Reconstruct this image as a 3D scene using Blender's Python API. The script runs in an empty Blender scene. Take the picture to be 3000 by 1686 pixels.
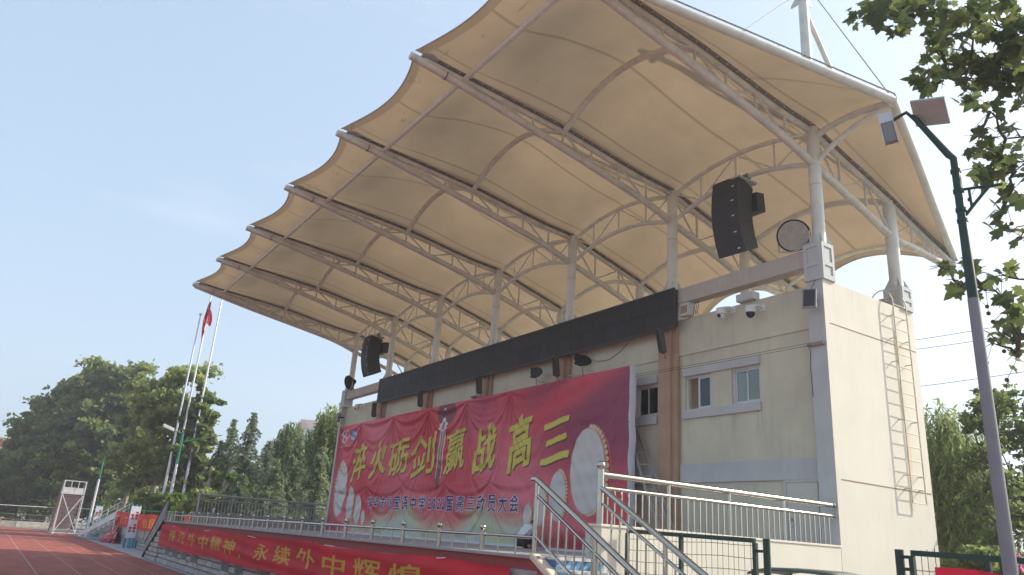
import bpy, bmesh, math, random
import numpy as np
from mathutils import Vector, Matrix

random.seed(7); RNG = np.random.default_rng(11)
SC = bpy.context.scene
COL = SC.collection
R = math.radians
S = 1.15                                   # modelling units -> metres, applied to every top-level object at the end

# ------------------------------------------------------------------ camera, sky, sun, exposure
FPX, RX, ROLL, RZ = 2195.4381, 1.8955, 0.0701, 0.997
CAM = Vector((8.2168, -12.4944, 1.7104))
CM = Matrix.Rotation(RZ, 3, 'Z') @ Matrix.Rotation(RX, 3, 'X') @ Matrix.Rotation(ROLL, 3, 'Z')
cd = bpy.data.cameras.new('camera'); cam = bpy.data.objects.new('camera', cd); COL.objects.link(cam)
cd.sensor_width = 36.0; cd.lens = FPX/3000*36; cd.clip_start = .1; cd.clip_end = 3000
cam.matrix_world = Matrix.Translation(CAM*S) @ CM.to_4x4()
SC.camera = cam

SUN_AZ, SUN_EL = R(21), R(33.5)            # azimuth measured from +Y towards +X
w = bpy.data.worlds.new('World'); SC.world = w; w.use_nodes = True
nt = w.node_tree; nt.nodes.clear()
sky = nt.nodes.new('ShaderNodeTexSky'); sky.sky_type = 'NISHITA'; sky.sun_disc = False
sky.sun_elevation = SUN_EL; sky.sun_rotation = SUN_AZ
sky.air_density = 1.0; sky.dust_density = 4.6; sky.ozone_density = 2.0; sky.altitude = 60
bg = nt.nodes.new('ShaderNodeBackground'); bg.inputs['Strength'].default_value = 0.14
wo = nt.nodes.new('ShaderNodeOutputWorld')
hz = nt.nodes.new('ShaderNodeMix'); hz.data_type = 'RGBA'; hz.inputs['Factor'].default_value = .52      # thin even haze over the whole sky
hz.inputs['B'].default_value = (.42/.14, .55/.14, .68/.14, 1)
wtc = nt.nodes.new('ShaderNodeTexCoord'); wmp = nt.nodes.new('ShaderNodeMapping'); wmp.inputs['Scale'].default_value = (1.2, 1.2, 4.5)
wno = nt.nodes.new('ShaderNodeTexNoise'); wno.inputs['Scale'].default_value = 2.4; wno.inputs['Detail'].default_value = 9; wno.inputs['Roughness'].default_value = .6
wcr = nt.nodes.new('ShaderNodeValToRGB'); wcr.color_ramp.elements[0].position = .55; wcr.color_ramp.elements[1].position = .90
wcr.color_ramp.elements[0].color = (0, 0, 0, 1); wcr.color_ramp.elements[1].color = (.22, .22, .22, 1)
wcl = nt.nodes.new('ShaderNodeMix'); wcl.data_type = 'RGBA'; wcl.inputs['B'].default_value = (.80/.14, .82/.14, .84/.14, 1)      # faint high cirrus
nt.links.new(wtc.outputs['Generated'], wmp.inputs[0]); nt.links.new(wmp.outputs[0], wno.inputs['Vector']); nt.links.new(wno.outputs[0], wcr.inputs[0]); nt.links.new(wcr.outputs[0], wcl.inputs['Factor'])
nt.links.new(sky.outputs[0], hz.inputs['A']); nt.links.new(hz.outputs['Result'], wcl.inputs['A']); nt.links.new(wcl.outputs['Result'], bg.inputs[0]); nt.links.new(bg.outputs[0], wo.inputs[0])
sl = bpy.data.lights.new('sun', 'SUN'); sl.energy = 3.6; sl.angle = R(.55); sl.color = (1, .93, .82)
so = bpy.data.objects.new('sun', sl); COL.objects.link(so); so.location = (0, 0, 40)
SUNV = Vector((math.cos(SUN_EL)*math.sin(SUN_AZ), math.cos(SUN_EL)*math.cos(SUN_AZ), math.sin(SUN_EL)))
so.rotation_euler = SUNV.to_track_quat('Z', 'Y').to_euler()
vs = SC.view_settings; vs.view_transform = 'Standard'; vs.look = 'None'; vs.gamma = 1; vs.exposure = 0.74; vs.use_curve_mapping = False
SC.cycles.max_bounces = 8; SC.cycles.diffuse_bounces = 4; SC.cycles.transparent_max_bounces = 8
SC.cycles.use_denoising = True

def un(u, v, x=None, y=None, z=None, dist=None):      # photo pixel -> point on a plane (or at a ground distance)
    d = CM @ Vector(((u-1500)/FPX, -(v-843)/FPX, -1))
    if x is not None: t = (x-CAM.x)/d.x
    elif y is not None: t = (y-CAM.y)/d.y
    elif z is not None: t = (z-CAM.z)/d.z
    else: t = dist/math.hypot(d.x, d.y)
    return CAM + d*t

# ------------------------------------------------------------------ helpers: materials
MATS = {}
def mk(name, col, rough=.7, metal=0, var=.12, scale=4, col2=None, bump=0, bscale=40, streak=0, trans=0, tcol=None, spec=.4, stretch=None, coord='Object', coat=0):
    if name in MATS: return MATS[name]
    m = bpy.data.materials.new(name); m.use_nodes = True; MATS[name] = m
    t = m.node_tree; N = t.nodes; L = t.links; b = N['Principled BSDF']
    b.inputs['Roughness'].default_value = rough; b.inputs['Metallic'].default_value = metal
    b.inputs['Specular IOR Level'].default_value = spec
    if coat: b.inputs['Coat Weight'].default_value = coat
    tc = N.new('ShaderNodeTexCoord'); src = tc.outputs[coord]
    if stretch:
        mp = N.new('ShaderNodeMapping'); mp.inputs['Scale'].default_value = stretch; L.new(src, mp.inputs[0]); src = mp.outputs[0]
    no = N.new('ShaderNodeTexNoise'); no.inputs['Scale'].default_value = scale; no.inputs['Detail'].default_value = 6; no.inputs['Roughness'].default_value = .62
    L.new(src, no.inputs['Vector'])
    cr = N.new('ShaderNodeValToRGB'); cr.color_ramp.elements[0].position = .3; cr.color_ramp.elements[1].position = .72
    c = Vector(col); lo = c*(1-var) if col2 is None else Vector(col2); hi = c*(1+var*.6) if col2 is None else c
    cr.color_ramp.elements[0].color = (*lo, 1); cr.color_ramp.elements[1].color = (*[min(1, q) for q in hi], 1)
    L.new(no.outputs[0], cr.inputs[0]); out = cr.outputs[0]
    if streak:                                   # rain streaks: noise stretched along z
        mp = N.new('ShaderNodeMapping'); mp.inputs['Scale'].default_value = (5, 5, .35); L.new(tc.outputs['Object'], mp.inputs[0])
        n2 = N.new('ShaderNodeTexNoise'); n2.inputs['Scale'].default_value = 1.6; n2.inputs['Detail'].default_value = 8; L.new(mp.outputs[0], n2.inputs['Vector'])
        r2 = N.new('ShaderNodeValToRGB'); r2.color_ramp.elements[0].position = .52; r2.color_ramp.elements[1].position = .78
        r2.color_ramp.elements[0].color = (0, 0, 0, 1); r2.color_ramp.elements[1].color = (streak, streak, streak, 1); L.new(n2.outputs[0], r2.inputs[0])
        mx = N.new('ShaderNodeMix'); mx.data_type = 'RGBA'; mx.inputs['B'].default_value = (*(Vector(col)*.55), 1)
        L.new(r2.outputs[0], mx.inputs['Factor']); L.new(out, mx.inputs['A']); out = mx.outputs['Result']
    L.new(out, b.inputs['Base Color'])
    if bump:
        nb = N.new('ShaderNodeTexNoise'); nb.inputs['Scale'].default_value = bscale; nb.inputs['Detail'].default_value = 5; L.new(src, nb.inputs['Vector'])
        bp = N.new('ShaderNodeBump'); bp.inputs['Strength'].default_value = bump; bp.inputs['Distance'].default_value = .02
        L.new(nb.outputs[0], bp.inputs['Height']); L.new(bp.outputs[0], b.inputs['Normal'])
    if trans:
        tr = N.new('ShaderNodeBsdfTranslucent'); ms = N.new('ShaderNodeMixShader'); ms.inputs[0].default_value = trans
        if tcol:
            mm = N.new('ShaderNodeMix'); mm.data_type = 'RGBA'; mm.blend_type = 'MULTIPLY'; mm.inputs['Factor'].default_value = 1
            mm.inputs['B'].default_value = (*tcol, 1); L.new(out, mm.inputs['A']); L.new(mm.outputs['Result'], tr.inputs[0])
        else: L.new(out, tr.inputs[0])
        L.new(b.outputs[0], ms.inputs[1]); L.new(tr.outputs[0], ms.inputs[2]); L.new(ms.outputs[0], N['Material Output'].inputs[0])
    return m

def mk_attr(name, rough=.55, trans=.12, bump=0, spec=.35, fold=0):     # colour printed on cloth: read from the mesh colour attribute
    m = bpy.data.materials.new(name); m.use_nodes = True; t = m.node_tree; N = t.nodes; L = t.links; b = N['Principled BSDF']
    a = N.new('ShaderNodeAttribute'); a.attribute_name = 'print'
    b.inputs['Roughness'].default_value = rough; b.inputs['Specular IOR Level'].default_value = spec
    L.new(a.outputs[0], b.inputs['Base Color'])
    if bump:
        tc = N.new('ShaderNodeTexCoord'); nb = N.new('ShaderNodeTexNoise'); nb.inputs['Scale'].default_value = 3; nb.inputs['Detail'].default_value = 6; L.new(tc.outputs['Object'], nb.inputs['Vector'])
        bp = N.new('ShaderNodeBump'); bp.inputs['Strength'].default_value = bump; bp.inputs['Distance'].default_value = .05
        L.new(nb.outputs[0], bp.inputs['Height']); L.new(bp.outputs[0], b.inputs['Normal'])
    if fold:                                          # creases finer than the mesh follows
        fa = N.new('ShaderNodeAttribute'); fa.attribute_name = 'fold'; bp = N.new('ShaderNodeBump'); bp.inputs['Strength'].default_value = 1; bp.inputs['Distance'].default_value = fold
        L.new(fa.outputs['Fac'], bp.inputs['Height']); L.new(bp.outputs[0], b.inputs['Normal'])
    tr = N.new('ShaderNodeBsdfTranslucent'); ms = N.new('ShaderNodeMixShader'); ms.inputs[0].default_value = trans
    L.new(a.outputs[0], tr.inputs[0]); L.new(b.outputs[0], ms.inputs[1]); L.new(tr.outputs[0], ms.inputs[2]); L.new(ms.outputs[0], N['Material Output'].inputs[0])
    return m

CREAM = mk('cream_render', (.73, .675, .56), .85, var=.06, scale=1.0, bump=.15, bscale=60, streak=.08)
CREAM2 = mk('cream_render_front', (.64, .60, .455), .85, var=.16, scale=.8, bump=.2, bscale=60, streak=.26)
GREYP = mk('grey_paint', (.53, .535, .52), .8, var=.1, scale=1.5, bump=.08, bscale=50, streak=.15)
BROWNP = mk('brown_paint', (.46, .30, .20), .75, var=.12, scale=2, streak=.2)
CONC = mk('concrete_beam', (.50, .46, .40), .85, var=.12, scale=2, bump=.15, bscale=30, streak=.3)
STEELW = mk('white_steel', (.68, .68, .61), .45, var=.14, scale=3, streak=.35, spec=.5)
TRUSSM = mk('shaded_weathered_truss_paint', (.64, .60, .52), .5, var=.2, scale=3, streak=.4, spec=.4)  # white steel with shade under the membrane put into its colour; streaks are weathering
STEELG = mk('grey_steel', (.45, .43, .40), .5, var=.15, scale=4, streak=.3)
STRIP = mk('clamp_strip', (.13, .115, .11), .8, col2=(.34, .30, .27), scale=26, bump=.3, bscale=60)
STAIN = mk('stainless', (.50, .475, .42), .13, metal=1, var=.06, scale=8)
STAIND = mk('stainless_dull', (.46, .44, .39), .22, metal=1, var=.12, scale=8)
GRAIL = mk('grey_rail', (.36, .36, .36), .4, metal=.6, var=.15, scale=5)
RAILD = mk('galvanised', (.62, .63, .65), .38, metal=.8, var=.1, scale=8)
FRAMEW = mk('window_frame', (.62, .61, .62), .4, var=.05)
DARKM = mk('black_plastic', (.014, .014, .015), .65, var=.2, scale=12)
CABX = mk('speaker_cabinet', (.035, .036, .04), .6, var=.25, scale=20, bump=.3, bscale=200)
BADGE = mk('badge_white', (.75, .75, .75), .4)
LEDM = mk('led_module', (.020, .018, .017), .55, var=.4, scale=3, bump=.3, bscale=250, spec=.3)
LEDM2 = mk('led_module_worn', (.026, .022, .021), .55, var=.4, scale=3, bump=.3, bscale=250, spec=.3)
LEDF = mk('led_frame', (.04, .034, .032), .5, var=.2)
GREENP = mk('green_paint', (.014, .048, .038), .45, var=.25, scale=8)
GREENB = mk('bright_green_paint', (.02, .26, .13), .5, var=.2, scale=5)
WIREM = mk('rusty_wire', (.16, .12, .08), .7, var=.3, scale=20)
POLEG = mk('grey_pole', (.22, .225, .24), .5, var=.12, scale=5, spec=.5)
POLEW = mk('white_pole', (.78, .78, .80), .35, var=.08)
WHITEP = mk('white_paint', (.74, .74, .73), .5, var=.12, scale=6, streak=.3)
RUSTR = mk('rusty_red', (.10, .035, .025), .8, var=.4, scale=12)
BLUEP = mk('teal_paint', (.06, .30, .42), .5, var=.15)
TREADM = mk('tread_metal', (.42, .37, .36), .65, var=.15, scale=3)
RUNGM = mk('ladder_steel', (.56, .50, .38), .6, var=.25, scale=14)
ALU = mk('ladder_alu', (.5, .5, .5), .4, metal=.7, var=.15)
BARKP = mk('plane_bark', (.44, .40, .32), .9, col2=(.20, .17, .12), scale=5, bump=.5, bscale=14)
BARKD = mk('dark_bark', (.10, .075, .055), .95, var=.35, scale=8, bump=.7, bscale=22)
GLASSD = None

# ------------------------------------------------------------------ helpers: meshes and objects
ORG = {}
class MB:
    def __init__(s): s.v = []; s.f = []
    def add(s, vs, fs):
        o = len(s.v); s.v += [tuple(p) for p in vs]; s.f += [tuple(i+o for i in q) for q in fs]; return s
    def box(s, x0, x1, y0, y1, z0, z1):
        return s.add([(x0,y0,z0),(x1,y0,z0),(x1,y1,z0),(x0,y1,z0),(x0,y0,z1),(x1,y0,z1),(x1,y1,z1),(x0,y1,z1)],
                     [(0,3,2,1),(4,5,6,7),(0,1,5,4),(1,2,6,5),(2,3,7,6),(3,0,4,7)])
    def obox(s, c, ax, ay, az):                      # centre and three half-axis vectors
        c = Vector(c); ax, ay, az = Vector(ax), Vector(ay), Vector(az)
        P = [c+ax*i+ay*j+az*k for k in (-1,1) for i, j in ((-1,-1),(1,-1),(1,1),(-1,1))]
        return s.add(P, [(0,3,2,1),(4,5,6,7),(0,1,5,4),(1,2,6,5),(2,3,7,6),(3,0,4,7)])
    def bar(s, a, b, w, h, up=(0,0,1)):              # rectangular bar from a to b
        a, b = Vector(a), Vector(b); d = (b-a); dn = d.normalized(); u = Vector(up)
        if abs(dn.dot(u)) > .98: u = Vector((1,0,0))
        side = dn.cross(u).normalized(); u2 = side.cross(dn)
        return s.obox((a+b)/2, d/2, side*w/2, u2*h/2)
    def path(s, pts, r, n=8, cap=True):
        pts = [Vector(p) for p in pts]; rr = r if isinstance(r, (list, tuple)) else [r]*len(pts)
        base = len(s.v); prev = None
        for i, p in enumerate(pts):
            t = (pts[min(i+1, len(pts)-1)]-pts[max(i-1, 0)]).normalized()
            if prev is None:
                a = Vector((0,0,1)) if abs(t.z) < .9 else Vector((1,0,0)); u = t.cross(a).normalized()
            else: u = (prev-t*prev.dot(t)).normalized()
            prev = u; q = t.cross(u)
            for k in range(n):
                an = 2*math.pi*k/n; s.v.append(tuple(p+(u*math.cos(an)+q*math.sin(an))*rr[i]))
        for i in range(len(pts)-1):
            for k in range(n):
                a = base+i*n+k; b = base+i*n+(k+1) % n; s.f.append((a, b, b+n, a+n))
        if cap:
            s.f.append(tuple(base+k for k in reversed(range(n)))); s.f.append(tuple(base+(len(pts)-1)*n+k for k in range(n)))
        return s
    def tube(s, a, b, r, r2=None, n=8): return s.path([a, b], [r, r if r2 is None else r2], n)
    def ball(s, c, r, n=10, m=7, sz=1):
        c = Vector(c); o = len(s.v)
        s.v.append(tuple(c+Vector((0,0,r*sz))))
        for j in range(1, m):
            th = math.pi*j/m
            for k in range(n):
                ph = 2*math.pi*k/n; s.v.append(tuple(c+Vector((r*math.sin(th)*math.cos(ph), r*math.sin(th)*math.sin(ph), r*sz*math.cos(th)))))
        s.v.append(tuple(c-Vector((0,0,r*sz))))
        for k in range(n): s.f.append((o, o+1+k, o+1+(k+1) % n))
        for j in range(m-2):
            for k in range(n):
                a = o+1+j*n+k; b = o+1+j*n+(k+1) % n; s.f.append((a, a+n, b+n, b))
        e = len(s.v)-1
        for k in range(n): s.f.append((e, o+1+(m-2)*n+(k+1) % n, o+1+(m-2)*n+k))
        return s
    def lathe(s, c, axis, prof, n=20):               # prof: (distance along axis, radius)
        c = Vector(c); ax = Vector(axis).normalized(); a = Vector((0,0,1)) if abs(ax.z) < .9 else Vector((1,0,0)); u = ax.cross(a).normalized(); q = ax.cross(u)
        o = len(s.v)
        for d, r in prof:
            for k in range(n):
                an = 2*math.pi*k/n; s.v.append(tuple(c+ax*d+(u*math.cos(an)+q*math.sin(an))*r))
        for i in range(len(prof)-1):
            for k in range(n):
                a_ = o+i*n+k; b_ = o+i*n+(k+1) % n; s.f.append((a_, b_, b_+n, a_+n))
        s.f.append(tuple(o+k for k in reversed(range(n)))); s.f.append(tuple(o+(len(prof)-1)*n+k for k in range(n)))
        return s
    def prism(s, poly, off):                         # planar polygon (3-D points) extruded by off
        P = [Vector(p) for p in poly]; o = Vector(off); n = len(P)
        return s.add(P+[p+o for p in P], [tuple(reversed(range(n))), tuple(range(n, 2*n))]+[(i, (i+1) % n, (i+1) % n+n, i+n) for i in range(n)])
    def mesh(s, name, org=Vector((0,0,0)), smooth=True, fix=True):
        m = bpy.data.meshes.new(name)
        V = np.array(s.v, dtype=np.float64).reshape(-1, 3)-np.array(org)
        m.from_pydata(V.tolist(), [], s.f)
        if fix:
            bm = bmesh.new(); bm.from_mesh(m); bmesh.ops.recalc_face_normals(bm, faces=bm.faces); bm.to_mesh(m); bm.free()
        if smooth:
            m.polygons.foreach_set('use_smooth', [True]*len(m.polygons)); m.set_sharp_from_angle(angle=.65)
        return m
    def build(s, name, mat, parent=None, smooth=True, bevel=0, fix=True):
        org = ORG.get(parent, Vector((0,0,0))) if parent else Vector((0,0,0))
        m = s.mesh(name, org, smooth, fix)
        for q in (mat if isinstance(mat, (list, tuple)) else [mat]): m.materials.append(q)
        o = bpy.data.objects.new(name, m); COL.objects.link(o); ORG[o] = org
        if parent: o.parent = parent
        if bevel:
            bv = o.modifiers.new('bevel', 'BEVEL'); bv.width = bevel; bv.segments = 2; bv.limit_method = 'ANGLE'; bv.angle_limit = R(50)
        return o
def tag(o, label=None, cat=None, group=None, kind=None):
    if label: o['label'] = label
    if cat: o['category'] = cat
    if group: o['group'] = group
    if kind: o['kind'] = kind
    return o
def thing(name, label, cat, loc, group=None):
    o = bpy.data.objects.new(name, None); COL.objects.link(o); o.location = loc; o.empty_display_size = .2
    ORG[o] = Vector(loc); return tag(o, label, cat, group)
def dupc(src, parent, off, name=None):               # copy of one part moved by off (shares mesh)
    c = src.copy(); COL.objects.link(c); c.parent = parent; c.location = Vector(src.location)+Vector(off)
    ORG[c] = ORG.get(src, Vector((0,0,0))); return c
def struct(o): o['kind'] = 'structure'; return o
def hermite(xs, ys):
    xs = np.array(xs, float); ys = np.array(ys, float); d = np.diff(ys)/np.diff(xs); m = np.zeros(len(xs)); m[0] = d[0]; m[-1] = d[-1]
    m[1:-1] = (d[1:]+d[:-1])/2
    def f(x):
        x = np.clip(np.asarray(x, float), xs[0], xs[-1]); i = np.clip(np.searchsorted(xs, x)-1, 0, len(xs)-2)
        h = xs[i+1]-xs[i]; t = (x-xs[i])/h
        return (2*t**3-3*t**2+1)*ys[i]+(t**3-2*t**2+t)*h*m[i]+(-2*t**3+3*t**2)*ys[i+1]+(t**3-t**2)*h*m[i+1]
    return f

# text -> bitmap (used to print lettering on cloth and boards)
def glyphs(text, ppu=64, bold=0, shear=0):
    cu = bpy.data.curves.new('t', 'FONT'); cu.body = text; cu.offset = bold; cu.shear = shear; cu.resolution_u = 4
    ob = bpy.data.objects.new('t', cu); COL.objects.link(ob)
    dg = bpy.context.evaluated_depsgraph_get(); me = bpy.data.meshes.new_from_object(ob.evaluated_get(dg))
    me.calc_loop_triangles(); V = np.array([v.co[:2] for v in me.vertices]) if me.vertices else np.zeros((0, 2)); T = [t.vertices[:] for t in me.loop_triangles]
    bpy.data.objects.remove(ob); bpy.data.curves.remove(cu); bpy.data.meshes.remove(me)
    if not len(V): return np.zeros((4, 4))
    lo = V.min(0)-.03; hi = V.max(0)+.03; W_, H_ = [int(q) for q in np.ceil((hi-lo)*ppu)]
    im = np.zeros((H_+1, W_+1)); P = (V-lo)*ppu
    for a, b, c in T:
        A, B, C = P[a], P[b], P[c]; x0, y0 = np.floor(np.minimum(np.minimum(A, B), C)).astype(int); x1, y1 = np.ceil(np.maximum(np.maximum(A, B), C)).astype(int)
        x0 = max(x0, 0); y0 = max(y0, 0); X, Y = np.meshgrid(np.arange(x0, min(x1, W_)+1), np.arange(y0, min(y1, H_)+1))
        e = lambda p, q: (q[0]-p[0])*(Y-p[1])-(q[1]-p[1])*(X-p[0])
        e1, e2, e3 = e(A, B), e(B, C), e(C, A); ins = ((e1 >= -.01) & (e2 >= -.01) & (e3 >= -.01)) | ((e1 <= .01) & (e2 <= .01) & (e3 <= .01))
        im[y0:min(y1, H_)+1, x0:min(x1, W_)+1][ins] = 1
    return im
def dilate(im, offs):
    o = im.copy(); p = 12; q = np.pad(im, p)
    for dx, dy in offs: o = np.maximum(o, q[p-dy:p-dy+im.shape[0], p-dx:p-dx+im.shape[1]])
    return o
def stamp(X, Z, im, x0, x1, z0, z1, slant=0):        # value of the bitmap stretched into a rectangle
    t = (Z-z0)/(z1-z0); s_ = (X-slant*(t-.5)-x0)/(x1-x0); ok = (s_ >= 0) & (s_ < 1) & (t >= 0) & (t < 1)
    i = np.clip((t*im.shape[0]).astype(int), 0, im.shape[0]-1); j = np.clip((s_*im.shape[1]).astype(int), 0, im.shape[1]-1)
    return np.where(ok, im[i, j], 0)
def cloth(name, X, Y, Z, color, mat, parent=None, fold=None):   # grids of world coordinates, colour grid (..,3) linear
    nz, nx = X.shape; org = ORG.get(parent, Vector((0,0,0))) if parent else Vector((0,0,0))
    V = np.stack([X-org[0], Y-org[1], Z-org[2]], -1).reshape(-1, 3); I = np.arange(nz*nx).reshape(nz, nx)
    F = np.stack([I[:-1,:-1], I[:-1,1:], I[1:,1:], I[1:,:-1]], -1).reshape(-1, 4)
    m = bpy.data.meshes.new(name); m.from_pydata(V.tolist(), [], F.tolist()); m.materials.append(mat)
    ca = m.color_attributes.new('print', 'FLOAT_COLOR', 'POINT')
    ca.data.foreach_set('color', np.concatenate([color, np.ones((nz, nx, 1))], -1).astype(np.float32).ravel())
    if fold is not None: fa = m.attributes.new('fold', 'FLOAT', 'POINT'); fa.data.foreach_set('value', fold.astype(np.float32).ravel())
    m.polygons.foreach_set('use_smooth', [True]*len(m.polygons))
    o = bpy.data.objects.new(name, m); COL.objects.link(o)
    if parent: o.parent = parent
    ORG[o] = org; return o
def lerp(a, b, t): t = np.asarray(t)[..., None]; return np.asarray(a)*(1-t)+np.asarray(b)*t
def sm(x, a, b): t = np.clip((x-a)/(b-a), 0, 1); return t*t*(3-2*t)

# ================================================================== GROUND
def sheet(name, poly, z, mat):
    m = MB(); m.add([(x, y, z) for x, y in poly], [tuple(range(len(poly)))]); return struct(m.build(name, mat, smooth=False))
GROUNDM = mk('ground_paving', (.26, .25, .23), .9, var=.2, scale=.6, bump=.2, bscale=8)
TRACKM = mk('track_rubber', (.33, .092, .064), .85, var=.34, scale=1.6, bump=.35, bscale=180, stretch=(.4, 1.2, 1))
APRONM = mk('apron_paving', (.33, .32, .33), .85, var=.18, scale=2.5, bump=.2, bscale=20)
sheet('ground', [(-380,-150),(120,-150),(120,220),(-380,220)], -.012, GROUNDM)
sheet('running_track', [(-70,-40),(14,-40),(14,-6.72),(-58,-6.72),(-66,-8.2),(-70,-11)], -.004, TRACKM)
sheet('apron_pavement', [(-60,-6.72),(0,-6.72),(0,-5.3),(-60,-5.3)], .002, APRONM)
LINEM = mk('lane_paint', (.40, .22, .19), .8, var=.35, scale=5)
for k in range(12):
    y = -7.62-k*1.09
    m = MB(); m.add([(-66,y-.025,.001),(12,y-.025,.001),(12,y+.025,.001),(-66,y+.025,.001)], [(0,1,2,3)])
    struct(m.build('lane_line', LINEM, smooth=False))

# ================================================================== STAGE
STZ = 1.545
BLOCKM = [mk('stone_block_%d' % i, c, .9, var=.2, scale=7, bump=.7, bscale=35) for i, c in enumerate([(.42,.38,.36),(.38,.35,.33),(.46,.42,.40),(.40,.35,.32)])]
MORTAR = mk('mortar', (.20, .18, .17), .95, var=.2)
REDTILE = mk('red_tile_band', (.30, .05, .045), .6, var=.2, scale=8, bump=.2, bscale=30)
COPING = mk('stage_coping', (.34, .32, .32), .75, var=.15, scale=4)
STFLOOR = mk('stage_floor', (.36, .35, .35), .7, var=.15, scale=1.5)
stage = thing('stage_platform', 'long raised stage platform with pale stone block front and dark coping below the red backdrop', 'stage', (-12, -3, 0))
MB().box(-24.9, .10, -6.44, -.30, .0, 1.50).build('core', MORTAR, stage, smooth=False)
MB().box(-25.2, .10, -6.56, -.30, 1.50, STZ).build('coping', COPING, stage, smooth=False, bevel=.008)
MB().box(-25.0, .10, -6.50, -6.44, 1.36, 1.50).build('red_tile_band', REDTILE, stage, smooth=False)
MB().box(-8.0, .10, -6.50, -6.44, 0, 1.36).build('plain_front', BLOCKM[1], stage, smooth=False)
VENTS = [(-23.75,-22.95),(-22.25,-21.45),(-20.75,-19.95),(-19.2,-18.35),(-15.35,-14.5),(-13.9,-13.05),(-11.6,-10.75),(-10.1,-9.25)]
VZ0, VZ1 = .33, .66
shared = {}
def block(x0, x1, z0, z1, y=-6.44, parent=stage):
    key = (round(x1-x0, 2), round(z1-z0, 2))
    mi = random.randrange(4)
    k2 = key+(mi,)
    if k2 not in shared:
        L_, H_ = key; m = MB(); g = .012; d = random.uniform(.05, .065); e = .014
        a = [(g,0,g),(L_-g,0,g),(L_-g,0,H_-g),(g,0,H_-g)]; b = [(g+e,-d,g+e),(L_-g-e,-d,g+e),(L_-g-e,-d,H_-g-e),(g+e,-d,H_-g-e)]
        m.add(a+b, [(4,5,6,7),(0,1,5,4),(1,2,6,5),(2,3,7,6),(3,0,4,7)])
        me = m.mesh('stone_block', smooth=False); me.materials.append(BLOCKM[mi]); shared[k2] = me
    o = bpy.data.objects.new('stone_block', shared[k2]); COL.objects.link(o); o.parent = parent; o.location = Vector((x0, y+random.uniform(-.006, .004), z0))-ORG[parent]
courses = [0, .19, .34, .52, .70, .93, 1.15, 1.36]
nblk = 0
for ci in range(len(courses)-1):
    z0, z1 = courses[ci], courses[ci+1]; x = -24.98+(.3 if ci % 2 else 0)
    segs = [(-24.98, x)] if ci % 2 else []
    while x < -8.0: segs.append((x, min(x+.72, -8.0))); x += .72
    for a, b in segs:
        if b-a < .1: continue
        if z1 > VZ0+.02 and z0 < VZ1-.02:
            parts = [(a, b)]
            for v0, v1 in VENTS:
                np_ = []
                for p, q in parts:
                    if q <= v0 or p >= v1: np_.append((p, q))
                    else:
                        if v0-p > .06: np_.append((p, v0))
                        if q-v1 > .06: np_.append((v1, q))
                parts = np_
        else: parts = [(a, b)]
        for p, q in parts: block(p, q, z0, z1); nblk += 1
VENTD = mk('vent_dark', (.02, .02, .022), .9)
for v0, v1 in VENTS:
    f = MB().box(v0, v1, -6.452, -6.446, VZ0, VZ1).build('vent', VENTD, stage, smooth=False)
    m = MB()
    m.box(v0, v1, -6.50, -6.452, VZ0-.015, VZ0+.012).box(v0, v1, -6.50, -6.452, VZ1-.012, VZ1+.015)
    m.build('vent_frame', STEELG, f, smooth=False)
    nb = 7
    for k in range(nb):
        xx = v0+(v1-v0)*(k+.5)/nb
        MB().tube((xx,-6.49,VZ0+.012), (xx,-6.49,VZ1-.012), .014, n=6).build('bar', GRAIL, f)

# side walls of the stage (right one sunlit cream, left one grey inside)
sw = thing('stage_side_wall', 'cream parapet wall closing the sunlit end of the stage under the chrome railing', 'wall', (.1, -3, 0))
MB().box(-.10, .163, -5.60, -.249, 0, 1.965).build('wall', CREAM, sw, smooth=False, bevel=.006)
MB().box(-.115, .178, -5.62, -.249, 1.965, 2.0).build('coping', CREAM, sw, smooth=False, bevel=.006)
MB().box(-.118, -.02, -5.64, -5.601, 0, 1.96).build('end_face', GREYP, sw, smooth=False)
sl_ = thing('stage_side_wall', 'grey stone parapet wall at the tree end of the stage under the dull railing', 'wall', (-24.3, -3, 0))
MB().box(-24.45, -24.2, -5.60, -.249, 0, 1.90).build('wall', BLOCKM[1], sl_, smooth=False)
MB().box(-24.47, -24.17, -5.62, -.249, 1.90, 1.95).build('coping', COPING, sl_, smooth=False, bevel=.006)

# right staircase, descending along +x
TREAD = mk('stair_tread', (.62, .61, .58), .7, var=.1)
def riser_mat():
    m = bpy.data.materials.new('striped_riser'); m.use_nodes = True; t = m.node_tree; N = t.nodes; L = t.links; b = N['Principled BSDF']; b.inputs['Roughness'].default_value = .5
    tc = N.new('ShaderNodeTexCoord'); mp = N.new('ShaderNodeMapping'); mp.inputs['Rotation'].default_value = (R(35), 0, 0); L.new(tc.outputs['Object'], mp.inputs[0])
    wv = N.new('ShaderNodeTexWave'); wv.bands_direction = 'Y'; wv.inputs['Scale'].default_value = 2.6; wv.inputs['Distortion'].default_value = 0; L.new(mp.outputs[0], wv.inputs['Vector'])
    cr = N.new('ShaderNodeValToRGB'); cr.color_ramp.elements[0].position = .45; cr.color_ramp.elements[1].position = .55
    cr.color_ramp.elements[0].color = (.06, .17, .34, 1); cr.color_ramp.elements[1].color = (.22, .42, .62, 1); L.new(wv.outputs[1], cr.inputs[0]); L.new(cr.outputs[0], b.inputs['Base Color']); return m
RISER = riser_mat()
st = thing('staircase', 'stage steps with blue striped risers beside the chrome handrails', 'stairs', (1.4, -6, 0))
NST = 9; RISE = STZ/NST; RUN = .31
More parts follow.
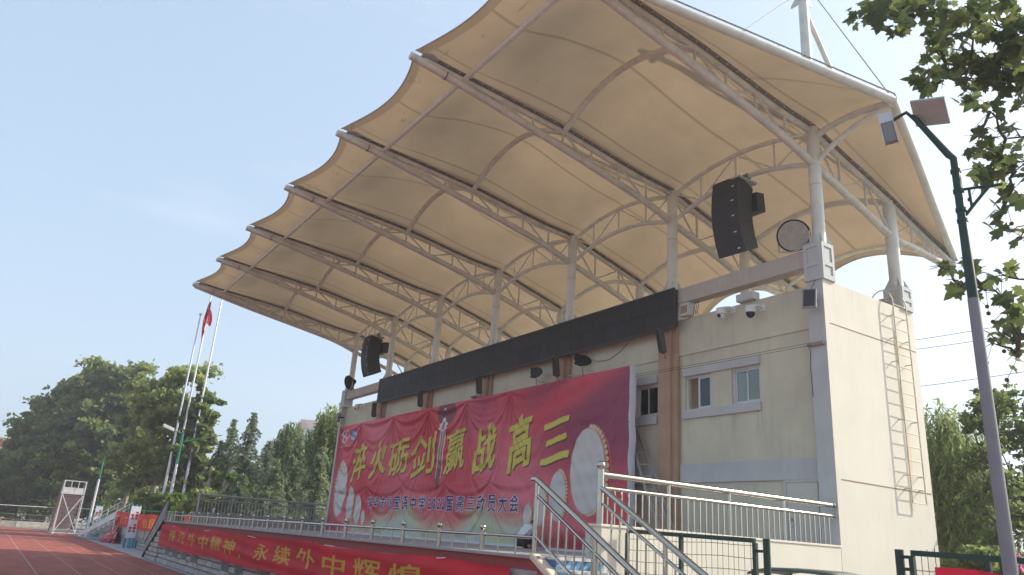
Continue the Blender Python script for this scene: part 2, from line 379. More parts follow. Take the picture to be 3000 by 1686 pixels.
for k in range(NST-1):
    z1 = STZ-(k+1)*RISE; x0 = .30+k*RUN
    s_ = MB().box(x0, x0+RUN+.02, -6.44, -5.66, max(0, z1-.30), z1).build('step', RISER, st, smooth=False)
    MB().box(x0-.0, x0+RUN+.035, -6.44, -5.66, z1+.001, z1+.03).build('tread', TREAD, s_, smooth=False)
MB().box(.102, .30, -6.44, -5.66, 1.20, STZ-.03).build('top_riser', RISER, st, smooth=False)
MB().box(.102, .33, -6.44, -5.66, STZ-.03, STZ+.004).build('landing', TREAD, st, smooth=False)
STRG = mk('stringer_cream', (.66, .56, .43), .8, var=.1, scale=3)
slope = -.547
def sloped(yc0, yc1, x0, x1, ztop, th, nm, mat, par):
    m = MB(); m.prism([(x0,yc0,ztop),(x1,yc0,ztop+slope*(x1-x0)),(x1,yc0,ztop+slope*(x1-x0)-th),(x0,yc0,ztop-th)], (0, yc1-yc0, 0)); return m.build(nm, mat, par, smooth=False)
sloped(-6.62, -6.45, -.02, 2.75, 1.57, .06, 'coping', STRG, st)
m = MB(); m.prism([(.10,-6.58,0),(2.7,-6.58,0),(2.7,-6.58,.05),(.10,-6.58,1.45)], (0,.12,0)); m.build('stringer', REDTILE, st, smooth=False)

def hrail(name, label, y, x0, z0, x1, posts, mat=STAIN, top_r=.04):
    t = thing(name, label, 'railing', (x0, y, STZ))
    zt = lambda x: z0+slope*(x-x0)
    MB().path([(x0-.10,y,z0+.01),(x0-.02,y,z0+.01),(x0+.06,y,zt(x0+.06)),(x1,y,zt(x1))], top_r, 12).build('handrail', mat, t)
    MB().tube((x0,y,zt(x0)-.19), (x1,y,zt(x1)-.19), .024, n=8).build('mid_rail', mat, t)
    MB().tube((x0,y,zt(x0)-.70), (x1,y,zt(x1)-.70), .024, n=8).build('lower_rail', mat, t)
    for px_ in posts:
        MB().tube((px_,y,zt(px_)-.92 if px_ > x0+.01 else STZ), (px_,y,zt(px_)-.03), .032, n=10).build('post', mat, t)
    x = x0+.17; j = 0
    while x < x1:
        if all(abs(x-p) > .06 for p in posts): MB().tube((x,y,zt(x)-.70), (x,y,zt(x)-.19), .013, n=6).build('baluster', mat, t)
        x += .165
    return t
hrail('stair_handrail', 'chrome handrail sloping down the stage steps from the low front railing', -6.5, -.10, 2.49, 2.45, (-.10, 1.12, 2.3))
hrail('stair_handrail', 'chrome handrail sloping down the stage steps from the tall ball-topped post', -5.57, .16, 2.45, 2.6, (1.32, 2.5))

def sidrail(name, label, x, y0, y1, posts, zb, zt, zm, mat, nper, br=.012, tr=.042, ball=True):
    t = thing(name, label, 'railing', (x, y0, zb))
    MB().tube((x,y0,zt), (x,y1,zt), tr, n=14).build('handrail', mat, t)
    MB().tube((x,y0,zm), (x,y1,zm), .028, n=10).build('mid_rail', mat, t)
    p0 = MB().tube((x,y0,zb), (x,y0,zt+.07), .05, n=14).build('post', mat, t)
    if ball: MB().ball((x,y0,zt+.12), .062, 14, 10).build('ball_finial', mat, p0)
    ys = [y0]+list(posts)+[y1]
    for p in posts: MB().tube((x,p,zb), (x,p,zt-.02), .026, n=10).build('post', mat, t)
    for a, b in zip(ys[:-1], ys[1:]):
        for k in range(1, nper+1):
            yy = a+(b-a)*k/(nper+1); MB().tube((x,yy,zb), (x,yy,zm), br, n=6).build('baluster', mat, t)
    MB().lathe((x,y1-.012,zt), (0,1,0), [(0,.06),(.012,.06)], 14).build('wall_flange', mat, t)
    MB().lathe((x,y1-.012,zm), (0,1,0), [(0,.045),(.012,.045)], 12).build('wall_flange', mat, t)
sidrail('side_railing', 'polished chrome railing with ball-topped post on the cream parapet', .09, -5.57, -.30, (-4.27,-2.96,-1.64), 2.0, 2.655, 2.475, STAIN, 9)
sidrail('side_railing', 'dull grey railing on the stone parapet in front of the conifers', -24.3, -5.5, -.25, (-4.2,-2.85,-1.5), 1.95, 2.62, 2.44, GRAIL, 9, br=.016)

fr = thing('front_railing', 'low chrome railing with shiny ball finials along the stage edge', 'railing', (-12, -6.45, STZ))
MB().tube((-.12,-6.45,1.765), (-25.1,-6.45,1.765), .022, n=8).build('rail', STAIND, fr)
pm = MB().tube((-1.456,-6.45,STZ), (-1.456,-6.45,1.825), .033, n=10).build('post', STAIND, fr); bm_ = MB().ball((-1.456,-6.45,1.866), .046, 12, 9).build('ball_finial', STAIN, pm)
bl = MB().tube((-1.028,-6.45,STZ), (-1.028,-6.45,1.75), .0125, n=6).build('baluster', STAIND, fr)
for k in range(0, 19):
    off = (-1.286*k, 0, 0)
    if k:
        c = dupc(pm, fr, off); d = bm_.copy(); COL.objects.link(d); d.parent = c
        dupc(bl, fr, off)
    dupc(bl, fr, (off[0]+.43, 0, 0))
    if k == 18: dupc(bl, fr, (off[0]-.85, 0, 0))

# left staircase with solid sloping balustrade
ls = thing('staircase', 'stone steps with sloping rust-edged balustrade at the tree end of the stage', 'stairs', (-26.3, -6, 0))
for k in range(8):
    z1 = STZ-(k+1)*RISE; x1 = -25.0-k*.36
    MB().box(x1-.37, x1, -6.40, -5.62, 0, z1).build('step', BLOCKM[k % 4], ls, smooth=False)
m = MB(); m.prism([(-25.0,-6.50,0),(-27.95,-6.50,0),(-25.0,-6.50,1.50)], (0,.10,0)); m.build('stringer', MORTAR, ls, smooth=False)
for ci in range(6):
    z0, z1 = courses[ci], courses[ci+1]; xl = -27.95+(z1/1.5)*2.95+.03; x = -25.0
    while x > xl+.12:
        a = max(x-.62, xl); block(a, x, z0, z1, y=-6.50, parent=ls); x = a
m = MB(); m.prism([(-24.75,-6.57,2.36),(-24.75,-6.57,1.56),(-27.8,-6.57,.08),(-27.72,-6.57,.62)], (0,.05,0)); m.build('balustrade', mk('balustrade_grey', (.30,.29,.28), .8, var=.2), ls, smooth=False)
MB().bar((-24.72,-6.545,2.39), (-27.74,-6.545,.63), .09, .06).build('top_rail', RUSTR, ls, smooth=False)
MB().bar((-24.75,-6.545,1.55), (-27.85,-6.545,.06), .09, .05).build('bottom_rail', RUSTR, ls, smooth=False)

# ================================================================== BUILDING
bd = thing('grandstand_building', 'cream two-storey grandstand building with brown pilasters under the tensile canopy', 'building', (-12, 1.3, 0))
X0, X1 = -24.17, .163
WTOP = 6.85
# front wall with window openings on the right-hand bays
wins = [(-3.62,-2.86,4.70,5.48), (-2.29,-1.545,4.70,5.48), (-5.22,-4.46,4.69,5.46), (-6.6,-5.85,4.69,5.46)]
xs = sorted(set([-24.0, -.19]+[q for w_ in wins for q in w_[:2]])); zs = sorted(set([STZ, WTOP]+[q for w_ in wins for q in w_[2:]]))
fw = MB()
for i in range(len(xs)-1):
    for j in range(len(zs)-1):
        cx, cz = (xs[i]+xs[i+1])/2, (zs[j]+zs[j+1])/2
        if any(a < cx < b and c < cz < d for a, b, c, d in wins): continue
        fw.box(xs[i], xs[i+1], 0, .22, zs[j], zs[j+1])
bm = bmesh.new(); me = fw.mesh('front_wall', ORG[bd], smooth=False, fix=False); bm.from_mesh(me); bmesh.ops.remove_doubles(bm, verts=bm.verts, dist=1e-4)
seen = {}
for f in list(bm.faces):
    k = tuple(sorted(v.index for v in f.verts)); seen.setdefault(k, []).append(f)
bmesh.ops.delete(bm, geom=[f for k, fs in seen.items() if len(fs) > 1 for f in fs], context='FACES')
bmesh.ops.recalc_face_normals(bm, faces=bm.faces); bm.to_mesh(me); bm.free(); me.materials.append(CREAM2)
fo = bpy.data.objects.new('front_wall', me); COL.objects.link(fo); fo.parent = bd; ORG[fo] = ORG[bd]
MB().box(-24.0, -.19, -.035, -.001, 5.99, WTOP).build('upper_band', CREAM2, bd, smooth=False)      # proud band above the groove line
MB().box(-24.0, -.19, .22, .24, 5.95, 5.951).build('groove', CREAM2, bd, smooth=False)
# side walls, rear wall, floors
MB().box(-.10, X1, .22, 2.90, 0, WTOP).build('side_wall', CREAM, bd, smooth=False)
MB().box(X0, X0+.25, .22, 2.90, 0, WTOP).build('side_wall', CREAM, bd, smooth=False)
rw = MB()
for a, b in ((X0+.25,-6.0),(-5.2,-3.55),(-2.75,-1.9),(-1.1,-.10)): rw.box(a, b, 2.68, 2.88, 0, WTOP-.02)
for a, b in ((-6.0,-5.2),(-3.55,-2.75),(-1.9,-1.1)): rw.box(a, b, 2.68, 2.88, 0, 4.5); rw.box(a, b, 2.68, 2.88, 5.9, WTOP-.02)
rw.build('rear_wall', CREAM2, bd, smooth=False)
MB().box(X0+.25, -.10, .22, 2.68, 3.3, 3.45).build('upper_floor', CONC, bd, smooth=False)
MB().box(X0+.25, -.10, .22, 2.68, 6.15, 6.3).build('roof_slab', CONC, bd, smooth=False)
MB().box(-4.1, -4.0, .22, 2.68, 3.45, 6.15).build('partition', mk('inner_wall', (.6,.52,.42), .8), bd, smooth=False)
MB().box(X0, X0+.01, 2.5, 2.6, 6.0, 6.02).build('side_groove', CONC, bd, smooth=False)
GRV = mk('groove_dark', (.30, .22, .14), .9)
MB().box(X1-.01, X1+.003, -.11, 2.86, 5.975, 6.0).build('expansion_joint', GRV, bd, smooth=False)
MB().box(X1-.01, X1+.003, -.11, 2.86, 3.10, 3.125).build('expansion_joint', GRV, bd, smooth=False)
# corner pilasters
for xa, xb in ((-.19, X1), (X0, -24.0+.19-.19)):
    MB().box(xa, xb+(.0 if xa > -5 else 0), -.247, .219, 0 if xa > -5 else 0, WTOP).build('corner_pilaster', [GREYP], bd, smooth=False)
MB().box(X1, X1+.002, -.246, .2195, .0, WTOP-.001).build('corner_return', CREAM, bd, smooth=False)
# brown pilasters
for i in range(1, 6):
    MB().box(-4*i-.27, -4*i+.10, -.20, -.036, STZ, WTOP-.02).build('pilaster', BROWNP, bd, smooth=False, bevel=.008)
    MB().box(-4*i+.10, -4*i+.245, -.12, -.036, STZ, WTOP-.03).build('pilaster_return', BROWNP, bd, smooth=False)
# grey bands, sills, lintels
MB().box(-3.74, -.192, -.045, -.001, 3.14, 3.53).build('band_course', GREYP, bd, smooth=False)
MB().box(-7.7, -4.28, -.045, -.001, 3.14, 3.50).build('band_course', GREYP, bd, smooth=False)
MB().box(-3.64, -1.53, -.05, -.001, 5.485, 5.66).build('lintel', GREYP, bd, smooth=False)
MB().box(-3.64, -1.54, -.06, -.001, 4.52, 4.695).build('sill_band', GREYP, bd, smooth=False, bevel=.005)
MB().box(-6.8, -4.46, -.05, -.001, 5.465, 5.65).build('lintel', GREYP, bd, smooth=False)
MB().box(-6.8, -4.46, -.06, -.001, 4.49, 4.685).build('sill_band', GREYP, bd, smooth=False, bevel=.005)
def glass_mat():
    m = bpy.data.materials.new('window_glass'); m.use_nodes = True; t = m.node_tree; N = t.nodes; L = t.links
    N.remove(N['Principled BSDF']); g = N.new('ShaderNodeBsdfGlossy'); g.inputs['Roughness'].default_value = .03; g.inputs[0].default_value = (.9,.95,.95,1)
    tr = N.new('ShaderNodeBsdfTransparent'); tr.inputs[0].default_value = (.66,.68,.64,1); fr_ = N.new('ShaderNodeFresnel'); fr_.inputs[0].default_value = 1.5
    ad = N.new('ShaderNodeMath'); ad.operation = 'ADD'; ad.inputs[1].default_value = .02; L.new(fr_.outputs[0], ad.inputs[0])
    ms = N.new('ShaderNodeMixShader'); L.new(ad.outputs[0], ms.inputs[0]); L.new(tr.outputs[0], ms.inputs[1]); L.new(g.outputs[0], ms.inputs[2]); L.new(ms.outputs[0], N['Material Output'].inputs[0]); return m
GLASS = glass_mat()
def window(a, b, c, d, bars=False, open_left=False):
    wn = MB()
    y0, y1 = .05, .11; f = .045
    wn.box(a, b, y0, y1, c, c+f).box(a, b, y0, y1, d-f, d).box(a, a+f, y0, y1, c+f, d-f).box(b-f, b, y0, y1, c+f, d-f)
    wo_ = wn.build('window', FRAMEW, bd, smooth=False, bevel=.004)
    mid = (a+b)/2
    for s0, s1, yy, op in ((a+f, mid+.02, .085, open_left), (mid-.02, b-f, .06, False)):
        if op: s0, s1 = mid-.06, b-f-.04
        sf = MB(); g = .035
        sf.box(s0, s1, yy, yy+.022, c+f, c+f+g).box(s0, s1, yy, yy+.022, d-f-g, d-f).box(s0, s0+g, yy, yy+.022, c+f+g, d-f-g).box(s1-g, s1, yy, yy+.022, c+f+g, d-f-g)
        sf.build('sash', FRAMEW, wo_, smooth=False)
        MB().box(s0+g, s1-g, yy+.008, yy+.013, c+f+g, d-f-g).build('pane', GLASS, wo_, smooth=False)
    MB().box(a, b, -.03, .05, c-.004, c+.012).build('sill', FRAMEW, wo_, smooth=False)
    if bars:
        for k in range(6):
            xx = a+.08+k*(b-a-.16)/5; MB().tube((xx,.20,c+.04), (xx,.20,d-.04), .012, n=6).build('bar', WHITEP, wo_)
for i, w_ in enumerate(wins): window(*w_, bars=i in (2, 3), open_left=(i == 0))
# door at the right end of the front
DOORM = mk('door_cream', (.60, .58, .50), .6, var=.06, scale=2)
dr = MB().box(-1.03, -.37, -.028, -.001, STZ, 3.09).build('door', DOORM, bd, smooth=False)
MB().box(-1.09, -1.03, -.045, -.001, STZ, 3.135).build('door_frame', GREYP, dr, smooth=False)
MB().box(-1.03, -.33, -.045, -.001, 3.09, 3.138).build('door_frame', GREYP, dr, smooth=False)
MB().lathe((-.95,-.03,2.42), (0,-1,0), [(0,.03),(.03,.03),(.05,.018)], 12).build('handle', STAIND, dr)
MB().lathe((-.95,-.03,2.30), (0,-1,0), [(0,.018),(.02,.018)], 10).build('lock', STAIND, dr)
# pedestals (framed boxes) and tie beams at roof level
def pedestal(x, y, z0, z1, h=.19, side=.2):
    p = MB().box(x-h, x+h, y-h, y+h, z0, z1).build('pedestal', GREYP, bd, smooth=False)
    m = MB(); t = .02
    for sgn in (-1, 1):
        yy0, yy1 = sorted((y+sgn*h, y+sgn*(h+t)))
        zm = z0+(z1-z0)*.38
        m.box(x-h, x-h+.07, yy0, yy1, z0, z1).box(x+h-.07, x+h, yy0, yy1, z0, z1)
        for za, zb_ in ((z0, z0+.1), (zm, zm+.09), (z1-.08, z1)): m.box(x-h+.07, x+h-.07, yy0, yy1, za, zb_)
        xx0, xx1 = sorted((x+sgn*h, x+sgn*(h+t)))
        m.box(xx0, xx1, y-h, y-h+.07, z0, z1).box(xx0, xx1, y+h-.07, y+h, z0, z1)
        for za, zb_ in ((z0, z0+.1), (zm, zm+.09), (z1-.08, z1)): m.box(xx0, xx1, y-h+.07, y+h-.07, za, zb_)
    m.build('frame_moulding', GREYP, p, smooth=False)
    return p
for i in range(7): pedestal(-4*i, -.075, WTOP+.002, 7.61)
for i in range(7): pedestal(-4*i, 2.68, WTOP+.002, 7.37)
for i in range(6):
    MB().box(-4*i-3.81, -4*i-.19, -.20, .08, 7.19, 7.55).build('tie_beam', CONC, bd, smooth=False, bevel=.01)
    MB().box(-4*i-3.81, -4*i-.19, 2.55, 2.8, 6.95, 7.2).build('tie_beam', CONC, bd, smooth=False, bevel=.01)

# rain stains: soft-edged grime runs a few millimetres proud of the render
def stain_mat():
    m = bpy.data.materials.new('rain_stain'); m.use_nodes = True; t = m.node_tree; N = t.nodes; L = t.links; b = N['Principled BSDF']; b.inputs['Base Color'].default_value = (.16,.14,.10,1); b.inputs['Roughness'].default_value = .9
    a = N.new('ShaderNodeAttribute'); a.attribute_name = 'fade'; tc = N.new('ShaderNodeTexCoord'); mp = N.new('ShaderNodeMapping'); mp.inputs['Scale'].default_value = (14, 14, 1.2); L.new(tc.outputs['Object'], mp.inputs[0])
    no = N.new('ShaderNodeTexNoise'); no.inputs['Scale'].default_value = 1.5; no.inputs['Detail'].default_value = 6; L.new(mp.outputs[0], no.inputs['Vector'])
    cr = N.new('ShaderNodeValToRGB'); cr.color_ramp.elements[0].position = .38; cr.color_ramp.elements[1].position = .75; L.new(no.outputs[0], cr.inputs[0])
    mu = N.new('ShaderNodeMath'); mu.operation = 'MULTIPLY'; L.new(a.outputs['Fac'], mu.inputs[0]); L.new(cr.outputs[0], mu.inputs[1]); L.new(mu.outputs[0], b.inputs['Alpha']); return m
STAINM = stain_mat()
def rain_stain(o, ux, w_, h_, amt=.5):                       # o top centre, ux unit vector across the wall
    ux = Vector(ux); nx_, nz_ = 7, 9; V = []; F = []; A = []
    for j in range(nz_):
        for i in range(nx_):
            s_, t_ = i/(nx_-1)*2-1, j/(nz_-1); V.append(tuple(Vector(o)+ux*s_*w_/2-Vector((0,0,h_*t_))-ORG[bd])); A.append(.30*amt*(1-s_*s_)*(1-t_)**1.2)
    for j in range(nz_-1):
        for i in range(nx_-1): q = j*nx_+i; F.append((q, q+1, q+nx_+1, q+nx_))
    me = bpy.data.meshes.new('rain_stain'); me.from_pydata(V, [], F); me.materials.append(STAINM); at_ = me.attributes.new('fade', 'FLOAT', 'POINT'); at_.data.foreach_set('value', A)
    ob = bpy.data.objects.new('rain_stain', me); COL.objects.link(ob); ob.parent = bd
for x, z_, y, w_, h_, am in ((-3.3,6.84,-.038,.9,.75,.5),(-2.2,6.84,-.038,.7,.55,.45),(-.9,6.84,-.038,1.0,.7,.5),(-5.6,6.6,-.038,1.2,.6,.5),(-7.0,6.6,-.038,.8,.6,.4),(-10,6.6,-.038,1.4,.6,.5),(-14,6.6,-.038,1.3,.6,.5),(-22,6.84,-.038,1.4,.6,.5),
                         (-3.5,4.515,-.004,.35,.9,.6),(-2.85,4.515,-.004,.25,.7,.5),(-2.25,4.515,-.004,.30,.8,.6),(-1.62,4.515,-.004,.25,1.0,.55),(-3.0,3.135,-.004,1.2,.7,.45),(-1.8,3.135,-.004,.9,.6,.4),(-3.2,5.98,-.004,1.1,.45,.4),(-.7,5.98,-.004,.8,.6,.4),(-2.4,3.53,-.048,1.4,.36,.35)):
    rain_stain((x, y, z_), (1,0,0), w_, h_, am)
for y, z_, w_, h_, am in ((.15,6.845,.30,1.3,.55),(.8,6.845,.8,.7,.35),(1.7,6.845,.9,.8,.35),(2.65,6.845,.35,1.5,.5),(.6,5.97,.9,.6,.22),(2.3,5.97,.8,.7,.25),(1.2,3.10,1.0,.8,.22),(2.6,3.10,.5,.9,.3)): rain_stain((X1+.005, y, z_), (0,1,0), w_, h_, am)
for x in (-.05, .06): rain_stain((x, -.250, 6.84), (1,0,0), .16, 1.4, .5)

# ================================================================== CANOPY
cp = thing('tensile_canopy', 'beige scalloped membrane canopy on white pipe trusses above the grandstand', 'canopy', (-12, 0, 7.6))
ZT = hermite([-7.5,-7.23,-6.2,-4.4,-3.5,-2.7,-1.77,-.9,0,.87,1.8,2.68,3.6,4.46,5.4], [10.95,10.94,10.86,10.72,10.64,10.53,10.38,10.27,10.19,9.94,9.69,9.44,9.13,8.87,8.60])
ZB = hermite([-7.45,-6.33,-5.0,-3.5,-1.93,-.9,0,.9,1.8,2.66,3.5,4.7], [10.91,10.75,10.53,10.25,9.94,9.71,9.43,9.17,8.89,8.61,8.58,8.53])
RISEF = hermite([-7.4,-6.9,-6.2,-5.0,-3.5,-1.8,0,1.4,2.68,3.6,4.5,5.4], [.22,.10,.03,.40,.66,.50,.36,.45,.50,.48,.42,.30])
YF = lambda t: -7.36+.42*4*t*(1-t)
YR = lambda t: 5.35-.55*4*t*(1-t)
def membrane_mat():
    m = bpy.data.materials.new('membrane'); m.use_nodes = True; t = m.node_tree; N = t.nodes; L = t.links; b = N['Principled BSDF']
    b.inputs['Roughness'].default_value = .75; b.inputs['Specular IOR Level'].default_value = .2
    uv = N.new('ShaderNodeAttribute'); uv.attribute_name = 'UVMap'; sx = N.new('ShaderNodeSeparateXYZ'); L.new(uv.outputs['Vector'], sx.inputs[0])
    tc = N.new('ShaderNodeTexCoord')
    no = N.new('ShaderNodeTexNoise'); no.inputs['Scale'].default_value = .9; no.inputs['Detail'].default_value = 7; no.inputs['Roughness'].default_value = .65; L.new(tc.outputs['Object'], no.inputs['Vector'])
    cr = N.new('ShaderNodeValToRGB'); cr.color_ramp.elements[0].position = .32; cr.color_ramp.elements[1].position = .68
    cr.color_ramp.elements[0].color = (.250,.212,.178,1); cr.color_ramp.elements[1].color = (.302,.257,.218,1); L.new(no.outputs[0], cr.inputs[0])
    def math_(op, a, b_=None):
        n = N.new('ShaderNodeMath'); n.operation = op
        for k, q in enumerate((a, b_)):
            if q is None: continue
            if isinstance(q, (int, float)): n.inputs[k].default_value = q
            else: L.new(q, n.inputs[k])
        return n.outputs[0]
    U = sx.outputs[0]; V = sx.outputs[1]
    seam = None                                             # welded seams: thin double-thickness lines along the panels
    for c, wd in ((.085,.006),(.51,.010),(.915,.006)):
        s_ = math_('LESS_THAN', math_('ABSOLUTE', math_('SUBTRACT', U, c)), wd); seam = s_ if seam is None else math_('MAXIMUM', seam, s_)
    hem = math_('MAXIMUM', math_('LESS_THAN', V, .014), math_('GREATER_THAN', V, .986)); seam = math_('MAXIMUM', seam, hem)
    # mould blotches near the front hem
    n2 = N.new('ShaderNodeTexNoise'); n2.inputs['Scale'].default_value = 2.2; n2.inputs['Detail'].default_value = 9; n2.inputs['Roughness'].default_value = .75
    mp = N.new('ShaderNodeMapping'); mp.inputs['Scale'].default_value = (.6, 2.2, 1); L.new(tc.outputs['Object'], mp.inputs[0]); L.new(mp.outputs[0], n2.inputs['Vector'])
    mo = math_('MULTIPLY', math_('GREATER_THAN', n2.outputs[0], .60), math_('LESS_THAN', V, .085)); mo = math_('MULTIPLY', mo, .45)
    n3 = N.new('ShaderNodeTexNoise'); n3.inputs['Scale'].default_value = 7; n3.inputs['Detail'].default_value = 4; L.new(tc.outputs['Object'], n3.inputs['Vector'])
    sp = math_('MULTIPLY', math_('GREATER_THAN', n3.outputs[0], .735), .3)
    edge = math_('MULTIPLY', math_('GREATER_THAN', math_('ABSOLUTE', math_('SUBTRACT', U, .5)), .465), .35)
    dirt = math_('MAXIMUM', math_('MAXIMUM', mo, sp), edge)
    mx = N.new('ShaderNodeMix'); mx.data_type = 'RGBA'; L.new(math_('MULTIPLY', seam, .5), mx.inputs['Factor']); L.new(cr.outputs[0], mx.inputs['A']); mx.inputs['B'].default_value = (.13,.10,.08,1)
    m2 = N.new('ShaderNodeMix'); m2.data_type = 'RGBA'; L.new(dirt, m2.inputs['Factor']); L.new(mx.outputs['Result'], m2.inputs['A']); m2.inputs['B'].default_value = (.12,.10,.09,1)
    L.new(m2.outputs['Result'], b.inputs['Base Color'])
    tr = N.new('ShaderNodeBsdfTranslucent'); mm = N.new('ShaderNodeMix'); mm.data_type = 'RGBA'; mm.blend_type = 'MULTIPLY'; mm.inputs['Factor'].default_value = 1
    mm.inputs['B'].default_value = (1,.85,.61,1); L.new(m2.outputs['Result'], mm.inputs['A']); L.new(mm.outputs['Result'], tr.inputs[0])
    ms = N.new('ShaderNodeMixShader'); ms.inputs[0].default_value = .48
    L.new(b.outputs[0], ms.inputs[1]); L.new(tr.outputs[0], ms.inputs[2]); L.new(ms.outputs[0], N['Material Output'].inputs[0]); return m
MEMB = membrane_mat()
def surf(name, P, UVs, mat, parent):
    nz, nx = P.shape[:2]; org = np.array(ORG[parent]); I = np.arange(nz*nx).reshape(nz, nx)
    F = np.stack([I[:-1,:-1], I[:-1,1:], I[1:,1:], I[1:,:-1]], -1).reshape(-1, 4)
    m = bpy.data.meshes.new(name); m.from_pydata((P.reshape(-1, 3)-org).tolist(), [], F.tolist()); m.materials.append(mat)
    a = m.attributes.new('UVMap', 'FLOAT_VECTOR', 'POINT'); a.data.foreach_set('vector', np.concatenate([UVs, np.zeros((nz, nx, 1))], -1).astype(np.float32).ravel())
    m.polygons.foreach_set('use_smooth', [True]*len(m.polygons))
    o = bpy.data.objects.new(name, m); COL.objects.link(o); o.parent = parent; ORG[o] = Vector(org); return o
def memb_pt(t, y): return ZT(y)+.085+RISEF(y)*4*t*(1-t)
for i in range(6):
    t = np.linspace(0, 1, 33)[None, :]; s_ = np.linspace(0, 1, 121)[:, None]
    yf, yr = YF(t), YR(t); Y = yf+(yr-yf)*s_; X = -4*(i+1)+4*t+0*s_; tt = t+0*s_
    X = np.where(tt < 1e-6, X+.05, np.where(tt > 1-1e-6, X-.05, X))
    Z = memb_pt(tt, Y)
    o = surf('membrane_panel', np.stack([X, Y, Z], -1), np.stack([tt, s_+0*t], -1), MEMB, cp)
    MB().path([(X[0,k], Y[0,k]-.01, Z[0,k]) for k in range(33)], .018, 6).build('edge_cable', STEELG, o)
    MB().path([(X[-1,k], Y[-1,k]+.01, Z[-1,k]) for k in range(33)], .018, 6).build('edge_cable', STEELG, o)
# end overhangs: curved edge pipe from tip to tip, bowed out at the column line
EPX = hermite([-7.4,-5.03,-3.4,-1.5,0], [.03,.55,.93,1.37,1.74]); EPZ = hermite([-7.4,-5.03,-3.4,-1.5,0], [10.86,10.58,10.435,10.265,10.11])
EQX = hermite([0,1.81,3.46,5.3], [1.74,1.14,.62,.03]); EQZ = hermite([0,1.81,3.46,5.3], [10.11,9.78,9.25,8.78])
def edge(y): return (float(EPX(y)), float(EPZ(y))) if y <= 0 else (float(EQX(y)), float(EQZ(y)))
for base, sg in ((0, 1), (-24, -1)):
    for ya, yb in ((-7.35, 0), (0, 5.3)):
        ys = np.linspace(ya, yb, 41); P = np.zeros((41, 13, 3)); UVs = np.zeros((41, 13, 2))
        for j, y in enumerate(ys):
            ex, ez = edge(y); zt0 = float(ZT(y))+.085
            for k in range(13):
                t = k/12; bow = .16*math.sin(math.pi*t)*min(1, ex)
                P[j,k] = (base+sg*(ex*t+.05*(1-t)), y, zt0*(1-t)+(ez+.07)*t+bow); UVs[j,k] = (.02+.4*t, .1+.8*j/40)
        surf('end_panel', P, UVs, MEMB, cp)
        MB().path([(base+sg*edge(y)[0], y, edge(y)[1]) for y in ys], .085, 12).build('edge_pipe', STEELW, cp)
        m = MB()
        MB().path([(base+sg*(edge(y)[0]+.05), y, edge(y)[1]+.12) for y in ys], .015, 6).build('edge_cable', STRIP, cp)
        for y in ys[2::4]:
            ex, ez = edge(y); m.tube((base+sg*ex, y, ez+.07), (base+sg*(ex+.05), y, ez+.13), .01, n=5)
        m.build('edge_clips', STEELW, cp)
    # outrigger struts from the column to the bowed corner
    a0 = [(base+sg*(1.72*k/10), 0, 10.06+.12*math.sin(math.pi*k/10)+.0*k) for k in range(11)]
    MB().path(a0, .07, 10).build('outrigger', STEELW, cp)
    MB().path([(base+sg*(.05+1.6*k/10), 0, 9.45+.58*(k/10)**.8+.10*math.sin(math.pi*k/10)) for k in range(11)], .055, 10).build('outrigger', STEELW, cp)
# trusses
node_y = [-5.2,-4.35,-3.5,-2.65,-1.8,-.9,0,.87,1.8,2.68,3.55,4.4]
def truss_parts():
    ys = np.linspace(-7.15, 5.3, 46); T = []
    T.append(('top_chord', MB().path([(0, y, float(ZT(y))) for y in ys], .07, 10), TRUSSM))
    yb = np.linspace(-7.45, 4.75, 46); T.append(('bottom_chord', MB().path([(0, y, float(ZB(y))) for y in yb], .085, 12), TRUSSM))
    m = MB()                                     # dark clamping strip with bolt heads lying on the chord
    for a, b in zip(ys[:-1], ys[1:]):
        za, zb_ = float(ZT(a))+.068, float(ZT(b))+.068
        m.add([(-.06,a,za),(.12,a,za+.012),(.12,b,zb_+.012),(-.06,b,zb_),(-.06,a,za+.02),(.12,a,za+.03),(.12,b,zb_+.03),(-.06,b,zb_+.02)], [(0,3,2,1),(4,5,6,7),(0,1,5,4),(1,2,6,5),(2,3,7,6),(3,0,4,7)])
    T.append(('clamp_strip', m, STRIP))
    m = MB()
    for y in np.arange(-6.9, 5.1, .28):
        m.ball((.09, y, float(ZT(y))+.078), .022, 6, 4)
    T.append(('bolt_row', m, STEELG))
    for k, y in enumerate(node_y):
        if abs(y) < .01 or abs(y-2.68) < .01: continue
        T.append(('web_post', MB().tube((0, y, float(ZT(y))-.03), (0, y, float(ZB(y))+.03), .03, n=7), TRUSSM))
    for k in range(len(node_y)-1):
        a, b = node_y[k], node_y[k+1]
        up = (k % 2 == 0)
        p, q = ((a, float(ZT(a))), (b, float(ZB(b)))) if up else ((a, float(ZB(a))), (b, float(ZT(b))))
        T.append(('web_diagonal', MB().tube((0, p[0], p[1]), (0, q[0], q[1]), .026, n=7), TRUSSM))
    T.append(('tip_joint', MB().tube((0,-6.62,float(ZB(-6.62))), (0,-6.60,float(ZB(-6.60))), .094, n=12), RUSTR))
    T.append(('corner_plate', MB().prism([(-.16,-7.22,10.985),(.16,-7.22,10.985),(.22,-7.05,10.985),(.14,-6.86,10.985),(-.14,-6.86,10.985),(-.22,-7.05,10.985)], (0,0,.02)), STEELG))
    return T
TP = truss_parts(); meshes = []
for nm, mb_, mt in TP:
    me = mb_.mesh(nm); me.materials.append(mt); meshes.append((nm, me))
